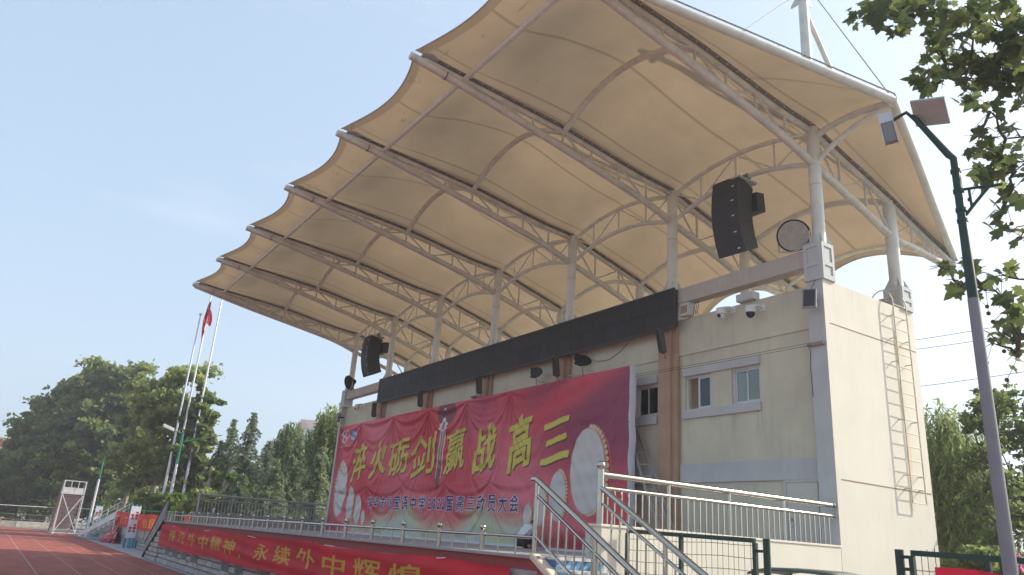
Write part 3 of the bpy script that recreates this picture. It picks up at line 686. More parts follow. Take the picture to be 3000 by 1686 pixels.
for i in range(7):
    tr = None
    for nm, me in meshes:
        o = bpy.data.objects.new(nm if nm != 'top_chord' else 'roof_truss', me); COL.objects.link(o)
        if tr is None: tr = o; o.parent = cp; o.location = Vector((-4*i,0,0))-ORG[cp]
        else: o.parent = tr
        if nm == 'bolt_row': o['kind'] = 'stuff'
    # columns, masts
    c = MB().tube((-4*i,0,7.61), (-4*i,0,10.2), .125, n=18).build('column', STEELW, cp)
    MB().tube((-4*i,0,8.95), (-4*i,0,8.965), .128, n=18).build('weld_band', STEELG, c)
    m = MB()
    for an in range(4):
        dx, dy = math.cos(an*math.pi/2+math.pi/4), math.sin(an*math.pi/2+math.pi/4); m = MB()
        m.prism([(-4*i+dx*.12-dy*.008,dy*.12+dx*.008,7.62),(-4*i+dx*.25-dy*.008,dy*.25+dx*.008,7.62),(-4*i+dx*.12-dy*.008,dy*.12+dx*.008,7.88)], (dy*.016,-dx*.016,0)); m.build('gusset_plate', GREYP, c, smooth=False)
    c2 = MB().tube((-4*i,2.68,7.37), (-4*i,2.68,9.32), .135, n=18).tube((-4*i,2.68,9.2), (-4*i,2.68,9.45), .10, n=16).build('rear_column', STEELW, cp)
    m = MB()
    for an in range(4):
        dx, dy = math.cos(an*math.pi/2+math.pi/4), math.sin(an*math.pi/2+math.pi/4); m = MB()
        m.prism([(-4*i+dx*.12-dy*.008,2.68+dy*.12+dx*.008,7.38),(-4*i+dx*.25-dy*.008,2.68+dy*.25+dx*.008,7.38),(-4*i+dx*.12-dy*.008,2.68+dy*.12+dx*.008,7.64)], (dy*.016,-dx*.016,0)); m.build('gusset_plate', GREYP, c2, smooth=False)
    ma = MB().tube((-4*i,0,10.2), (-4*i,0,13.85), .125, .10, n=16).build('mast', STEELW, cp)
    m = MB()
    for dx, dy in ((1,0),(-1,0),(0,1),(0,-1)): m.prism([(-4*i+dx*.08,dy*.08,13.5),(-4*i+dx*.08,dy*.08,13.80),(-4*i+dx*.30,dy*.30,13.56),(-4*i+dx*.30,dy*.30,13.50)], (dy*.02+.0,dx*.02,0))
    m.build('mast_plates', STEELW, ma, smooth=False)
    MB().tube((-4*i,.08,13.25), (-4*i,2.68,9.5), .055, .055, n=10).build('mast_strut', STEELW, cp)
    MB().tube((-4*i,-.28,13.53), (-4*i,-3.15,10.66), .013, n=6).build('stay_cable', STEELG, cp)
    if i in (0, 6):
        sg = 1 if i == 0 else -1
        MB().tube((-4*i+sg*.28,0,13.53), (-4*i+sg*1.72,0,10.2), .013, n=6).build('stay_cable', STEELG, cp)
# arches and purlins between trusses
def arcp(x0, x1, y, z, r, n=21): return [(x0+(x1-x0)*k/(n-1), y, z+r*4*(k/(n-1))*(1-k/(n-1))) for k in range(n)]
arch_src = {}
arch_src['front_arch'] = (MB().path(arcp(-4, 0, -3.5, 10.62, .66), .07, 10).mesh('front_arch'))
arch_src['rear_arch'] = (MB().path(arcp(-4, 0, 2.68, 9.42, .50), .075, 10).mesh('rear_arch'))
arch_src['eave_arch'] = (MB().path(arcp(-4, 0, 4.45, 8.86, .42), .06, 10).mesh('eave_arch'))
arch_src['purlin'] = (MB().tube((-4,-6.2,10.84), (0,-6.2,10.84), .055, n=10).mesh('purlin'))
arch_src['arch_truss'] = (MB().path(arcp(-4, 0, 0, 10.13, .36), .055, 10).mesh('arch_truss'))
low = MB().path(arcp(-4, 0, 0, 9.43, .40), .055, 10).mesh('lower_arch')
zu = lambda x: 10.13+.36*4*(-x/4)*(1+x/4); zl_ = lambda x: 9.43+.40*4*(-x/4)*(1+x/4)
webs = []
for xx in (-.95, -2.0, -3.05): webs.append(MB().tube((xx,0,zu(xx)), (xx,0,zl_(xx)), .024, n=7).mesh('web_post'))
for a, b in ((-.12,-.95),(-2.0,-.95),(-2.0,-3.05),(-3.88,-3.05)):
    webs.append(MB().tube((a,0,zu(a)), (b,0,zl_(b)), .022, n=7).mesh('web_diagonal'))
for me in list(arch_src.values())+[low]+webs: me.materials.append(STEELW)
for i in range(6):
    for nm, me in arch_src.items():
        o = bpy.data.objects.new(nm, me); COL.objects.link(o); o.parent = cp; o.location = Vector((-4*i,0,0))-ORG[cp]
        if nm == 'arch_truss':
            q = bpy.data.objects.new('lower_arch', low); COL.objects.link(q); q.parent = o
            for wm in webs: q = bpy.data.objects.new(wm.name.split('.')[0], wm); COL.objects.link(q); q.parent = o

# ================================================================== LED SCREEN
led = thing('led_screen', 'long dark switched-off LED display strip along the building front below the canopy columns', 'screen', (-11.8, -.3, 6.6))
LX0, LX1, LZ0, LZ1 = -20.05, -3.63, 6.635, 7.53
MB().box(LX0, LX1, -.30, -.205, LZ0, LZ1).build('cabinet', LEDF, led, smooth=False)
MB().box(LX0-.02, LX1+.02, -.34, -.30, LZ0-.05, LZ0).build('bottom_rail', LEDF, led, smooth=False, bevel=.006)
MB().box(LX0-.02, LX1+.02, -.34, -.30, LZ1, LZ1+.03).build('top_rail', LEDF, led, smooth=False)
for xx in (LX0-.03, LX1): MB().box(xx, xx+.03, -.335, -.30, LZ0, LZ1).build('end_rail', LEDF, led, smooth=False)
nx = 34; mw = (LX1-LX0)/nx; mh = (LZ1-LZ0)/2; mods = []
for q in (LEDM, LEDM2):
    me = MB().box(.004, mw-.004, -.328, -.30, .004, mh-.004).mesh('display_module', smooth=False); me.materials.append(q); mods.append(me)
for i in range(nx):
    for j in range(2):
        o = bpy.data.objects.new('display_module', mods[random.random() < .3]); COL.objects.link(o); o.parent = led
        o.location = Vector((LX0+i*mw, random.uniform(-.002, .002), LZ0+j*mh))-ORG[led]

# ================================================================== BACKDROP
BX0, BX1, BZ0, BZ1 = -22.95, -4.76, 1.555, 5.81
nxg, nzg = 1200, 300
X, Z = np.meshgrid(np.linspace(BX0, BX1, nxg), np.linspace(BZ0, BZ1, nzg))
ZZ = (Z-BZ0)/(BZ1-BZ0); UU = (X-BX0)/(BX1-BX0)
noise = lambda a, b, c: np.sin(X*a+b)*np.cos(Z*c+b*1.7)
# folds: swags hanging from pins along the top edge, fading to flat cloth at the right
def swag(pins, ztop, n, amp, reach):
    H = np.zeros_like(X)
    for p, q in zip(pins[:-1], pins[1:]):
        t = (X-p)/(q-p); inb = (t >= 0) & (t <= 1); tt = np.clip(t, 0, 1); d = np.clip(ztop-Z, 0, None)
        bell = 4*tt*(1-tt)
        psi = d/(.16+1.0*bell**.85)
        k = np.sin(2*math.pi*n*psi+1.1*np.sin(p*3+psi*2))+.35*np.sin(2*math.pi*n*2.3*psi+p)
        H += np.where(inb, amp*k*np.exp(-(psi/reach)**2)*(.55+.45*bell), 0)
        H -= np.where(inb, amp*.8*bell*np.exp(-((psi-.5*reach)/reach)**2), 0)
    return H
pins = [-22.95,-20.6,-17.6,-14.8,-12.3,-9.8,-7.6,-4.76]
amp_x = 1-.82*sm(X, -11.5, -7.5)
H1 = swag(pins, BZ1+.05, 1.5, .048, 2.6)
pins2 = [-22.95,-19.3,-16.3,-13.3,-10.6,-8.0,-4.76]
H2 = swag(pins2, 3.35, 1.7, .036, 1.7)*sm(3.4-Z, 0, .35)*(1-.55*np.exp(-((Z-2.66)/.3)**2))
vert = np.zeros_like(X)
for p in pins[1:-1]: vert += .028*np.sin((X-p)*30)*np.exp(-((X-p)/(.10+.20*(BZ1-Z)))**2)*np.exp(-(BZ1-Z)/1.6)
fine = .006*np.sin(X*9+3*np.sin(Z*2.3))+.004*np.sin(X*17+Z*11)+.006*np.sin(Z*14+2*np.sin(X*1.3))
Hf = (H1+H2+vert)*amp_x+fine+.012*np.sin(X*2.1+Z*1.4)
edgefade = sm(UU, 0, .01)*sm(1-UU, 0, .01)*sm(1-ZZ, 0, .03)
Yb = -.64-Hf*edgefade*.40
# print
red = np.array([.65,.068,.092]); pink = np.array([.77,.185,.235]); purple = np.array([.23,.05,.105]); beige = np.array([.62,.36,.24]); pale = np.array([.52,.58,.50]); green = np.array([.50,.54,.24])
c = lerp(red, pink, np.clip(.45+.35*np.sin(X*.9+Z*1.1)+.2*np.sin(X*.33-Z*.7), 0, 1))
diag = Z-(X+9.2)*.42-4.75
band = np.exp(-((diag+.25)/.42)**2)
pr = sm(X+.7*(Z-3.5), -9.5, -5.5)*sm(Z, 2.6, 4.2)
c = lerp(c, np.broadcast_to(purple, c.shape), .85*pr*(1-band)); c = lerp(c, np.broadcast_to(np.array([.60,.06,.10]), c.shape), .75*band*sm(X, -10, -6.5))
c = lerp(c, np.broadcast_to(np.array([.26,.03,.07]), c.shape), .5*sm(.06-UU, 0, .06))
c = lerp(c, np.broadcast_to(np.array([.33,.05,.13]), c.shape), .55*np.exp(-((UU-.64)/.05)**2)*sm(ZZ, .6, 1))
bot = sm(2.75+.28*np.sin(X*1.1+.6)+.12*np.sin(X*2.7)-Z, 0, 1.15)*sm(X, -22, -19)*(1-sm(X, -9.2, -7.3))
c = lerp(c, np.broadcast_to(beige, c.shape), .8*np.clip(bot*2, 0, 1)); c = lerp(c, np.broadcast_to(pale, c.shape), np.clip(bot*2.0-.85, 0, 1))
gw = bot*np.clip(np.sin(X*1.6+Z*3)*.9, 0, 1); c = lerp(c, np.broadcast_to(green, c.shape), .7*gw)
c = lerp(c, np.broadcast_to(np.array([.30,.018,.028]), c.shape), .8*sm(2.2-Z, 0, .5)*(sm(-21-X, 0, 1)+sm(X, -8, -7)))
def paint(mask, col, a=1.0):
    global c
    c = lerp(c, np.broadcast_to(np.array(col), c.shape), np.clip(mask*a, 0, 1))
def drum(cx, cz, rx, rz, th=.16, side=1, studs=22):
    ex = lambda ox, s_: ((X-cx-ox)/(rx*s_))**2+((Z-cz+.02)/(rz*s_))**2
    body = (ex(.38*rx*side, 1.0) < 1); paint(body, (.45,.03,.05), .9)
    ring = np.abs(np.sqrt(ex(.34*rx*side, 1.0))-.97) < .03; paint(ring & (side*(X-cx) > 0), (.50,.22,.13), .9)
    paint(ex(.12*rx*side, 1.02) < 1, (.55,.22,.15)); 
    for k in range(studs):
        an = math.pi*(-.5+k/(studs-1)) if side > 0 else math.pi*(.5+k/(studs-1))
        px_, pz = cx+.13*rx*side+rx*1.0*math.cos(an), cz+rz*1.0*math.sin(an)
        paint(((X-px_)**2+(Z-pz)**2) < (.055*min(1, rz))**2, (.72,.55,.38))
    paint(ex(0, 1.0) < 1, (.56,.44,.34)); paint(ex(0, .97) < 1, (.64,.61,.57)); paint((ex(0, .97) < 1)*np.exp(-((Z-cz-.2)/(.5*rz))**2), (.70,.68,.64), .5)
drum(-6.22, 3.45, .66, 1.04); drum(-7.36, 2.86, .345, .62); drum(-8.10, 2.62, .28, .50); drum(-8.64, 2.38, .19, .28, studs=16)
drum(-21.93, 3.26, .56, 1.07, side=-1); drum(-20.76, 2.68, .33, .62, side=-1); drum(-19.94, 2.44, .31, .52, side=-1); drum(-19.35, 2.16, .18, .27, side=-1, studs=14)
# crowd silhouettes along the two lower corners
for k in range(16):
    px_ = -22.7+k*.17 if k < 8 else -8.1+(k-8)*.38; paint((np.abs(X-px_) < .06) & (Z < 2.0+.1*math.sin(k*2.3)), (.42,.16,.11), .55)
# sword between the two halves of the slogan
SX = -13.70; SL = lambda zz: SX-.03*(5.0-zz); U_ = X-SL(Z)
paint(((X-SX-.15)/.62)**2+((Z-5.55)/.40)**2 < 1, (.15,.06,.09), .8); paint(((X-SX+.33)/.20)**2+((Z-4.25)/.32)**2 < 1, (.22,.06,.09), .7)
blade = (np.abs(U_) < .17+.02*(Z-3.4)) & (Z > 3.42) & (Z < 4.95); tip = (Z <= 3.42) & (Z > 3.05) & (np.abs(U_) < .21*(Z-3.05)/.37)
paint(blade, (.36,.17,.14)); paint(blade & (np.abs(np.abs(U_)-.16) < .03), (.72,.66,.66)); paint(blade & (np.abs(U_) < .05) & (Z > 4.0), (.55,.35,.22)); paint(tip, (.20,.09,.10))
paint((Z < 3.75) & (Z > 3.3) & (np.abs(U_) < .14), (.22,.09,.10))
guard = (np.abs(U_) < .36*(1-np.abs(Z-5.10)/.34)*(.8+.2*np.cos(Z*40))) & (np.abs(Z-5.10) < .32); paint(guard, (.72,.71,.74)); paint((np.abs(U_) < .07) & (np.abs(Z-5.12) < .13), (.4,.14,.18))
paint((np.abs(U_) < .09) & (Z > 5.40) & (Z < 5.78), (.14,.07,.09)); paint((np.abs(U_-.04) < .06) & (np.abs(Z-5.66) < .04), (.7,.68,.68))
# emblems in the upper left corner
e1 = (np.abs(np.hypot((X+22.37)/.20, (Z-5.50)/.10)-1) < .28) | (np.abs(np.hypot((X+22.02)/.16, (Z-5.44)/.17)-1) < .22) & (X > -22.12) | (np.abs(np.hypot((X+22.22)/.20, (Z-5.24)/.11)-1) < .25)
paint(e1, (.72,.62,.64)); e2 = (np.abs((X+21.3)+(Z-5.35)*.2) < .40*(1-np.abs(Z-5.36)/.28)) & (np.abs(Z-5.36) < .26); paint(e2, (.16,.25,.50)); paint(e2 & (np.sin(Z*26+X*6) > .2), (.45,.55,.72))
paint((X > -22.6) & (X < -20.7) & (np.abs(Z-4.95) < .018), (.70,.50,.52), .7); paint((X > -22.5) & (X < -20.8) & (np.abs(Z-5.03) < .03) & (np.sin(X*38) > .1), (.66,.45,.47), .5)
# slogan in brush lettering: thickened along a nib diagonal, gently warped
def brush(ch):
    im = glyphs(ch, 128, .006); nib = [(k, int(round(k*.8))) for k in range(-3, 4)] if ch not in '赢砺剑' else [(k, int(round(k*.8))) for k in range(-1, 2)]
    im = dilate(np.pad(im, 6), nib+([(a, 0) for a in (-2, 2)]+[(0, a) for a in (-2, 2)] if ch in '三火高' else []))
    h_, w_ = im.shape; J, I = np.meshgrid(np.arange(w_), np.arange(h_))
    ii = np.clip((I+2.0*np.sin(J*.05)+.8*np.sin(I*.10+1)-.14*(J-w_/2)).astype(int), 0, h_-1); jj = np.clip((J+1.8*np.sin(I*.055+2)+.6*np.sin(J*.15)).astype(int), 0, w_-1)
    return im[ii, jj]
big = [('淬',-21.05,-19.67,3.45,4.99),('火',-19.30,-17.84,3.55,4.94),('砺',-17.58,-16.07,3.60,4.93),('剑',-15.79,-14.10,3.49,4.99),('赢',-13.41,-12.17,3.54,4.96),('战',-11.65,-10.39,3.48,4.96),('高',-9.76,-8.63,3.45,5.06),('三',-8.15,-6.94,3.62,4.85)]
YEL = (.68,.59,.11)
for ch, xa, xb, za, zb_ in big:
    im = brush(ch); ok_ = np.argwhere(im > 0); im = im[ok_[:,0].min():ok_[:,0].max()+1, ok_[:,1].min():ok_[:,1].max()+1]
    sh = stamp(X, Z, im, xa+.05, xb+.05, za-.05, zb_-.05, .05); paint(sh, (.13,.045,.03), .9)
    paint(stamp(X, Z, im, xa, xb, za, zb_, .05), YEL)
sub = '鹤壁市外国语中学2022届高三动员大会'
cents_ = [-18.83,-18.27,-17.72,-17.15,-16.55,-15.93,-15.30,-14.67,-14.15,-13.84,-13.53,-13.22,-12.85,-12.2,-11.6,-11.0,-10.4,-9.83,-9.27]
for q, cx in zip(sub, cents_):
    im = glyphs(q, 96, .012); hw = .115 if q.isdigit() else .235; a, b_ = cx-hw, cx+hw; zl0, zl1 = (2.47, 2.84) if q.isdigit() else (2.41, 2.92)
    if q == '三': zl0, zl1 = 2.47, 2.86
    p_ = np.pad(im, 9); d_ = dilate(p_, [(dx, dy) for dx in (-4, 0, 4) for dy in (-4, 0, 4)])
    ex_ = 9/im.shape[1]*(b_-a); ez_ = 9/im.shape[0]*(zl1-zl0)
    paint(stamp(X, Z, d_, a-ex_, b_+ex_, zl0-ez_, zl1+ez_), (.62,.57,.68)); paint(stamp(X, Z, p_, a-ex_, b_+ex_, zl0-ez_, zl1+ez_), (.045,.03,.12))
BACKM = mk_attr('printed_cloth', rough=.55, trans=.05, spec=.25, fold=1.1)
bp_ = thing('backdrop_banner', 'huge creased red stage backdrop printed with yellow brush characters, a sword and drums', 'banner', (-13.9, -.64, 1.56))
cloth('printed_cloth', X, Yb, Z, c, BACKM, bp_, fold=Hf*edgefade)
HEM = mk('white_hem', (.66,.66,.72), .7, var=.08)
m = MB(); zz = np.linspace(BZ0, BZ1, 30); prof = [(BX1, -.645), (BX1+.03, -.655), (BX1+.055, -.60), (BX1+.05, -.48)]
for z_ in zz:
    for px_, py_ in prof: m.v.append((px_+.012*math.sin(z_*5), py_+.01*math.sin(z_*8), z_))
for j in range(len(zz)-1):
    for k in range(3): a = j*4+k; m.f.append((a, a+1, a+5, a+4))
m.build('side_hem', HEM, bp_)
MB().box(BX0, BX1, -.67, -.63, BZ0-.008, BZ0+.045).build('bottom_hem', HEM, bp_, smooth=False)
MB().tube((BX0-.02,-.60,BZ0), (BX0-.02,-.60,BZ1), .03, n=8).build('side_pole', STEELW, bp_)
MB().tube((BX0,-.585,BZ1-.03), (BX1,-.585,BZ1-.03), .025, n=8).build('top_pole', STEELW, bp_)
for k in range(7):
    xx = BX0+.6+k*(BX1-BX0-1.0)/6
    MB().tube((xx,-.34,BZ0-.01), (xx,-.34,BZ1-.02), .025, n=6).build('back_pole', STEELW, bp_)
m = MB()
for k in range(7): m.lathe((BX1+.02,-.66,2.2+k*.57), (0,-1,0), [(0,.014),(.006,.014)], 8)
tag(m.build('eyelets', DARKM, bp_), kind='stuff')

# ================================================================== RED BANNER ALONG THE STAGE FRONT
def banner(name, label, P0, P1, ztop, zbot, nxg, nzg, inks, base, sagf, depthf, out=(0,-1,0), group=None):
    P0, P1 = Vector(P0), Vector(P1); L_ = (P1-P0).length; d = (P1-P0)/L_; o = Vector(out)
    A, B = np.meshgrid(np.linspace(0, L_, nxg), np.linspace(0, 1, nzg)); zt = ztop+sagf(A); zb_ = zbot+sagf(A)*.7
    Zg = zb_+(zt-zb_)*B; dp = depthf(A, B); Xg = P0.x+d.x*A+o.x*dp; Yg = P0.y+d.y*A+o.y*dp
    col = np.broadcast_to(np.array(base), A.shape+(3,)).copy()
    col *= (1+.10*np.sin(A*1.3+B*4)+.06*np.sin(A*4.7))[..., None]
    for im, a0, a1, b0, b1, ink in inks:
        mk_ = stamp(A, B, im, a0, a1, b0, b1); col = lerp(col, np.broadcast_to(np.array(ink), col.shape), mk_)
    t = thing(name, label, 'banner', (P0+P1)/2+Vector((0,0,(ztop+zbot)/2-(P0.z+P1.z)/2)), group)
    cloth('printed_cloth', Xg, Yg, Zg, col, CLOTHR, t); return t
CLOTHR = mk_attr('banner_cloth', rough=.6, trans=.12, spec=.25)
GOLD = (.56,.36,.045)
inks = []
txt = '传承外中精神，永续外中辉煌'; starts = [1.60,3.22,4.75,6.45,8.05,9.55,11.0,12.63,14.25,15.80,17.42,19.02,20.55]
for ch, a in zip(txt, starts):
    im = glyphs(ch, 80, .014)
    if ch == '，': inks.append((im, a+.25, a+.55, .18, .36, GOLD))
    else: inks.append((im, a, a+1.32, .27, .83, GOLD))
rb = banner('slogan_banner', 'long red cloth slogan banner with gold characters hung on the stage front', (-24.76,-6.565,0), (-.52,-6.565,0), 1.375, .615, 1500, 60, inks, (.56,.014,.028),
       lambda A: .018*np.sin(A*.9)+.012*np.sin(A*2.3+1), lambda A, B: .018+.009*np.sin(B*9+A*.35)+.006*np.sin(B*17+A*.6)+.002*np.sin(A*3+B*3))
m = MB()
for k in range(5):
    xx = -23.0+k*5.1+.5*math.sin(k*3); m.obox((xx+.5, -6.592, 1.372+.018*math.sin((xx+25.2)*.9)), (.25+.15*math.sin(k), 0, .01*math.sin(k*2)), (0,.003,0), (0,0,.007))
tag(m.build('torn_tape', HEM, rb, smooth=False), kind='stuff')

# ================================================================== EQUIPMENT ON THE BUILDING
def line_array(label, x, y, ztop, yaw=0):
    t = thing('line_array_speaker', label, 'speaker', (x, y, ztop))
    M0 = Matrix.Translation((x, y, ztop)) @ Matrix.Rotation(yaw, 4, 'Z')
    ang = [-.22, -.12, .0, .14, .30, .44]; hgt = .325; w_, d_ = .35, .29                   # tilt of each joint plane
    st_ = []; z = 0.0; yoff = 0.0
    for k, a in enumerate(ang):
        st_.append((yoff, z, a)); am = (a+ang[min(k+1, 5)])/2; yoff += math.sin(am)*hgt; z -= math.cos(am)*hgt
    def sec(k, e):                                             # four corners of joint plane k
        yy, zz_, a = st_[k]; Mk = M0 @ Matrix.Translation((0, yy, zz_+e)) @ Matrix.Rotation(a, 4, 'X'); return [Mk @ Vector(q_) for q_ in ((-w_,-d_,0),(w_,-d_,0),(w_*.88,d_,0),(-w_*.88,d_,0))]
    for k in range(5):
        A4, B4 = sec(k, -.003), sec(k+1, .003); m = MB(); m.add(A4+B4, [(0,1,2,3),(7,6,5,4),(0,4,5,1),(1,5,6,2),(2,6,7,3),(3,7,4,0)]); o = m.build('cabinet', CABX, t, smooth=False)
        f1 = A4[0].lerp(B4[0], .7); f2 = A4[1].lerp(B4[1], .7); c0 = f1.lerp(f2, .8); n_ = (B4[0]-A4[0]).cross(f2-f1).normalized(); n_ = n_ if n_.y < 0 else -n_
        bb = MB(); bb.obox(c0+n_*.003, (f2-f1).normalized()*.035, n_*.003, (A4[0]-B4[0]).normalized()*.012); bb.build('badge', BADGE, o, smooth=False)
    m = MB(); m.obox(M0 @ Vector((.05,.44,-.38)), (.36,0,0), (0,.13,.02), (0,-.02,.22)); m.build('rear_cabinet', CABX, t, smooth=False)
    m = MB(); m.obox(M0 @ Vector((0,.02,.03)), (.40,0,0), (0,.30,0), (0,0,.02)); m.build('flying_frame', STEELG, t, smooth=False)
    for dx in (-.28, .28):
        MB().tube((x+dx,y,ztop+.03), (x+dx,y+.1,ztop+.16), .02, n=6).build('chain', GREENP, t)
        MB().lathe((x+dx-.06,y+.1,ztop+.15), (1,0,0), [(0,.085),(.12,.085)], 12).build('sling', GREENB, t)
line_array('black line array loudspeaker stack hanging beside the round floodlight and cream end wall', -1.98, -.12, 9.64, .06)
line_array('black line array loudspeaker stack hanging at the tree end of the canopy', -21.7, -.12, 9.64, 0)
def floodlight(label, c, aim):
    t = thing('floodlight', label, 'floodlight', c)
    a = Vector(aim).normalized(); c = Vector(c)
    MB().lathe(c, a, [(-.34,.06),(-.30,.10),(-.16,.13),(-.14,.20),(-.02,.325),(0,.335),(.02,.335),(.02,.30)], 28).build('reflector_housing', DARKM, t)
    m = MB(); n = 24; m.lathe(c, a, [(.0215,.30),(.024,.30),(.012,.15),(.008,.02)], n)
    m.build('lens', mk('lamp_lens', (.36,.325,.27), .25, var=.2, scale=8, spec=.6), t)
    m = MB().path([c+Vector((.36*q,0,z_)) for q, z_ in ((-1,0),(-1,-.25),(-.2,-.34),(.2,-.34),(1,-.25),(1,0))], .018, 6); m.build('yoke', STEELG, t)
floodlight('round floodlight with dusty lens on the beam by the corner pedestal', (-.40,-.26,7.90), (.45,-1,-.30))
floodlight('round floodlight seen from behind on the far pedestal of the roof beam', (-23.3,-.35,7.85), (-1,-.55,-.2))
# slim dark column speakers on every brown pilaster
first = None
for i in range(1, 6):
    x = -4*i+.02
    t = thing('column_speaker', ['slim dark column speaker on the brown pilaster beside the sliding windows','slim dark column speaker between the two black paddle antennas','slim dark column speaker above the small flat wall floodlight','slim dark column speaker on the pilaster above the printed sword','slim dark column speaker at the LED screen end nearest the trees'][i-1], 'speaker', (x, -.45, 6.3), 'column speakers on the pilasters')
    if first is None:
        parts = []
        A = Vector((0,0,.28)); B = Vector((.14,-.03,-.29))
        for nm, mb_, mt in (('case', MB().bar(A, B, .12, .15, (0,1,0)), mk('speaker_brown', (.10,.085,.08), .5)), ('grille', MB().bar(A+Vector((0,-.085,-.03)), B+Vector((0,-.085,.03)), .09, .02, (0,1,0)), DARKM),
                            ('bracket', MB().tube((.02,.02,.2), (.03,.24,.22), .014, n=6), STEELG), ('bracket', MB().tube((.10,.0,-.2), (.08,.24,-.18), .014, n=6), STEELG), ('cable', MB().path([(.14,0,-.3),(.12,.08,-.42),(.05,.16,-.36)], .006, 5), DARKM)):
            me = mb_.mesh(nm, smooth=False); me.materials.append(mt); parts.append((nm, me))
        first = parts
    for nm, me in first: o = bpy.data.objects.new(nm, me); COL.objects.link(o); o.parent = t
def wallspeaker(label, c, yaw):
    t = thing('wall_speaker', label, 'speaker', c); c = Vector(c); Mz = Matrix.Rotation(yaw, 3, 'Z')
    m = MB(); m.obox(c, Mz @ Vector((.13,0,0)), Mz @ Vector((0,.05,0)), (0,.02,.19)); m.build('case', mk('speaker_grey', (.34,.33,.32), .5), t, smooth=False, bevel=.01)
    m = MB(); m.obox(c+Mz @ Vector((0,-.058,0)), Mz @ Vector((.10,0,0)), Mz @ Vector((0,.008,0)), (0,.02,.165)); m.build('grille', CABX, t, smooth=False)
    MB().tube(c+Mz @ Vector((0,.04,0)), c+Vector((-.02,.24,.02)), .03, n=8).build('bracket', DARKM, t)
    MB().path([c+Vector((0,.05,.18)), c+Vector((.03,.12,.32)), c+Vector((0,.22,.42))], .006, 5).build('cable', DARKM, t)
wallspeaker('small grey box speaker angled out from the grey corner pilaster', (.03,-.50,6.41), .55)
wallspeaker('small dark box speaker on the far corner pilaster above the backdrop', (-23.6,-.52,6.32), -.9)
def dome_cam(label, c, wall_y, dark=False, bracket=True):
    t = thing('security_camera', label, 'camera', c); c = Vector(c)
    MB().path([(c.x+.12,wall_y,c.z+.14), (c.x+.12,(wall_y+c.y)/2,c.z+.17), (c.x,c.y,c.z+.15)], .028, 8).build('arm', WHITEP, t)
    MB().lathe(c+Vector((0,0,.16)), (0,0,-1), [(0,.05),(.02,.10),(.13,.115),(.15,.12),(.16,.11)], 18).build('housing', WHITEP, t)
    MB().ball(c+Vector((0,0,-.02)), .09, 16, 10).build('dome', DARKM if dark else WHITEP, t)
    MB().lathe(c+Vector((.01,-.075,-.04)), (0,-1,-.4), [(0,.04),(.02,.04),(.022,.03)], 12).build('lens', DARKM, t)
    MB().box(c.x+.06, c.x+.18, wall_y-.02, wall_y, c.z+.07, c.z+.21).build('wall_plate', WHITEP, t, smooth=False)
dome_cam('white dome security camera on the wall above the sliding windows', (-2.27,-.30,6.62), -.035)
dome_cam('white security camera with black dome beside the grey corner pilaster', (-1.50,-.30,6.50), -.035, True)
dome_cam('white dome security camera on the cream wall near the far corner pilaster', (-22.15,-.30,6.62), -.035)
jb = thing('junction_box', 'grey metal junction box on top of the wall above the black dome camera', 'box', (-1.75,-.06,6.95))
MB().box(-1.97, -1.53, -.16, .06, 6.86, 7.03).build('case', GREYP, jb, smooth=False, bevel=.008); MB().box(-1.97, -1.53, -.168, -.16, 6.87, 7.02).build('lid', GREYP, jb, smooth=False)
jb2 = thing('junction_box', 'open cable box at the end of the LED screen on the beam', 'box', (-3.45,-.12,6.95))
MB().box(-3.58, -3.28, -.22, -.04, 6.86, 7.17).build('case', GREYP, jb2, smooth=False, bevel=.008); MB().box(-3.53, -3.33, -.226, -.22, 6.92, 7.10).build('lid', mk('terracotta', (.36,.22,.15), .8), jb2, smooth=False)
for k in range(3): MB().path([(-3.25+.05*k,-.1,6.86), (-3.2+.06*k,-.12,7.02), (-3.22+.05*k,-.05,7.19)], .007, 5).build('cable', DARKM, jb2)
def paddle(label, c, n, up=.0):
    t = thing('paddle_antenna', label, 'antenna', c); c = Vector(c); n = Vector(n).normalized(); side = n.cross(Vector((0,0,1))).normalized()
    poly = [(-.30,0),(-.25,.09),(-.12,.15),(.05,.16),(.20,.17),(.17,.08),(.20,.02),(.16,-.04),(.19,-.12),(.02,-.16),(-.14,-.13),(-.26,-.07)]
    m = MB(); m.prism([c+side*a+Vector((0,0,1))*b for a, b in poly], n*.02); m.build('paddle', DARKM, t, smooth=False)
    MB().path([c+Vector((0,.02,-.12)), c+Vector((.1,.05,-.26)), c+Vector((.14,.3,-.26))], .012, 6).build('bracket', STEELG, t)
    MB().path([c+Vector((.02,.02,-.14)), c+Vector((.08,0,-.3)), c+Vector((.12,.0,-.45))], .008, 5).build('cable', DARKM, t)
paddle('black paddle antenna facing the field above the backdrop', (-8.93,-.42,6.26), (.15,-1,0))
paddle('black paddle antenna seen nearly edge-on above the backdrop', (-6.88,-.42,6.30), (.98,-.35,0))
spot = thing('spotlight', 'small flat floodlight on the wall just over the backdrop top edge', 'lamp', (-12.1,-.45,5.93))
MB().obox((-12.1,-.45,5.93), (.16,0,0), (0,.10,-.03), (0,.02,.035)).build('head', STEELG, spot, smooth=False, bevel=.008); MB().tube((-12.1,-.4,5.93), (-12.1,-.21,5.98), .02, n=6).build('bracket', STEELG, spot)
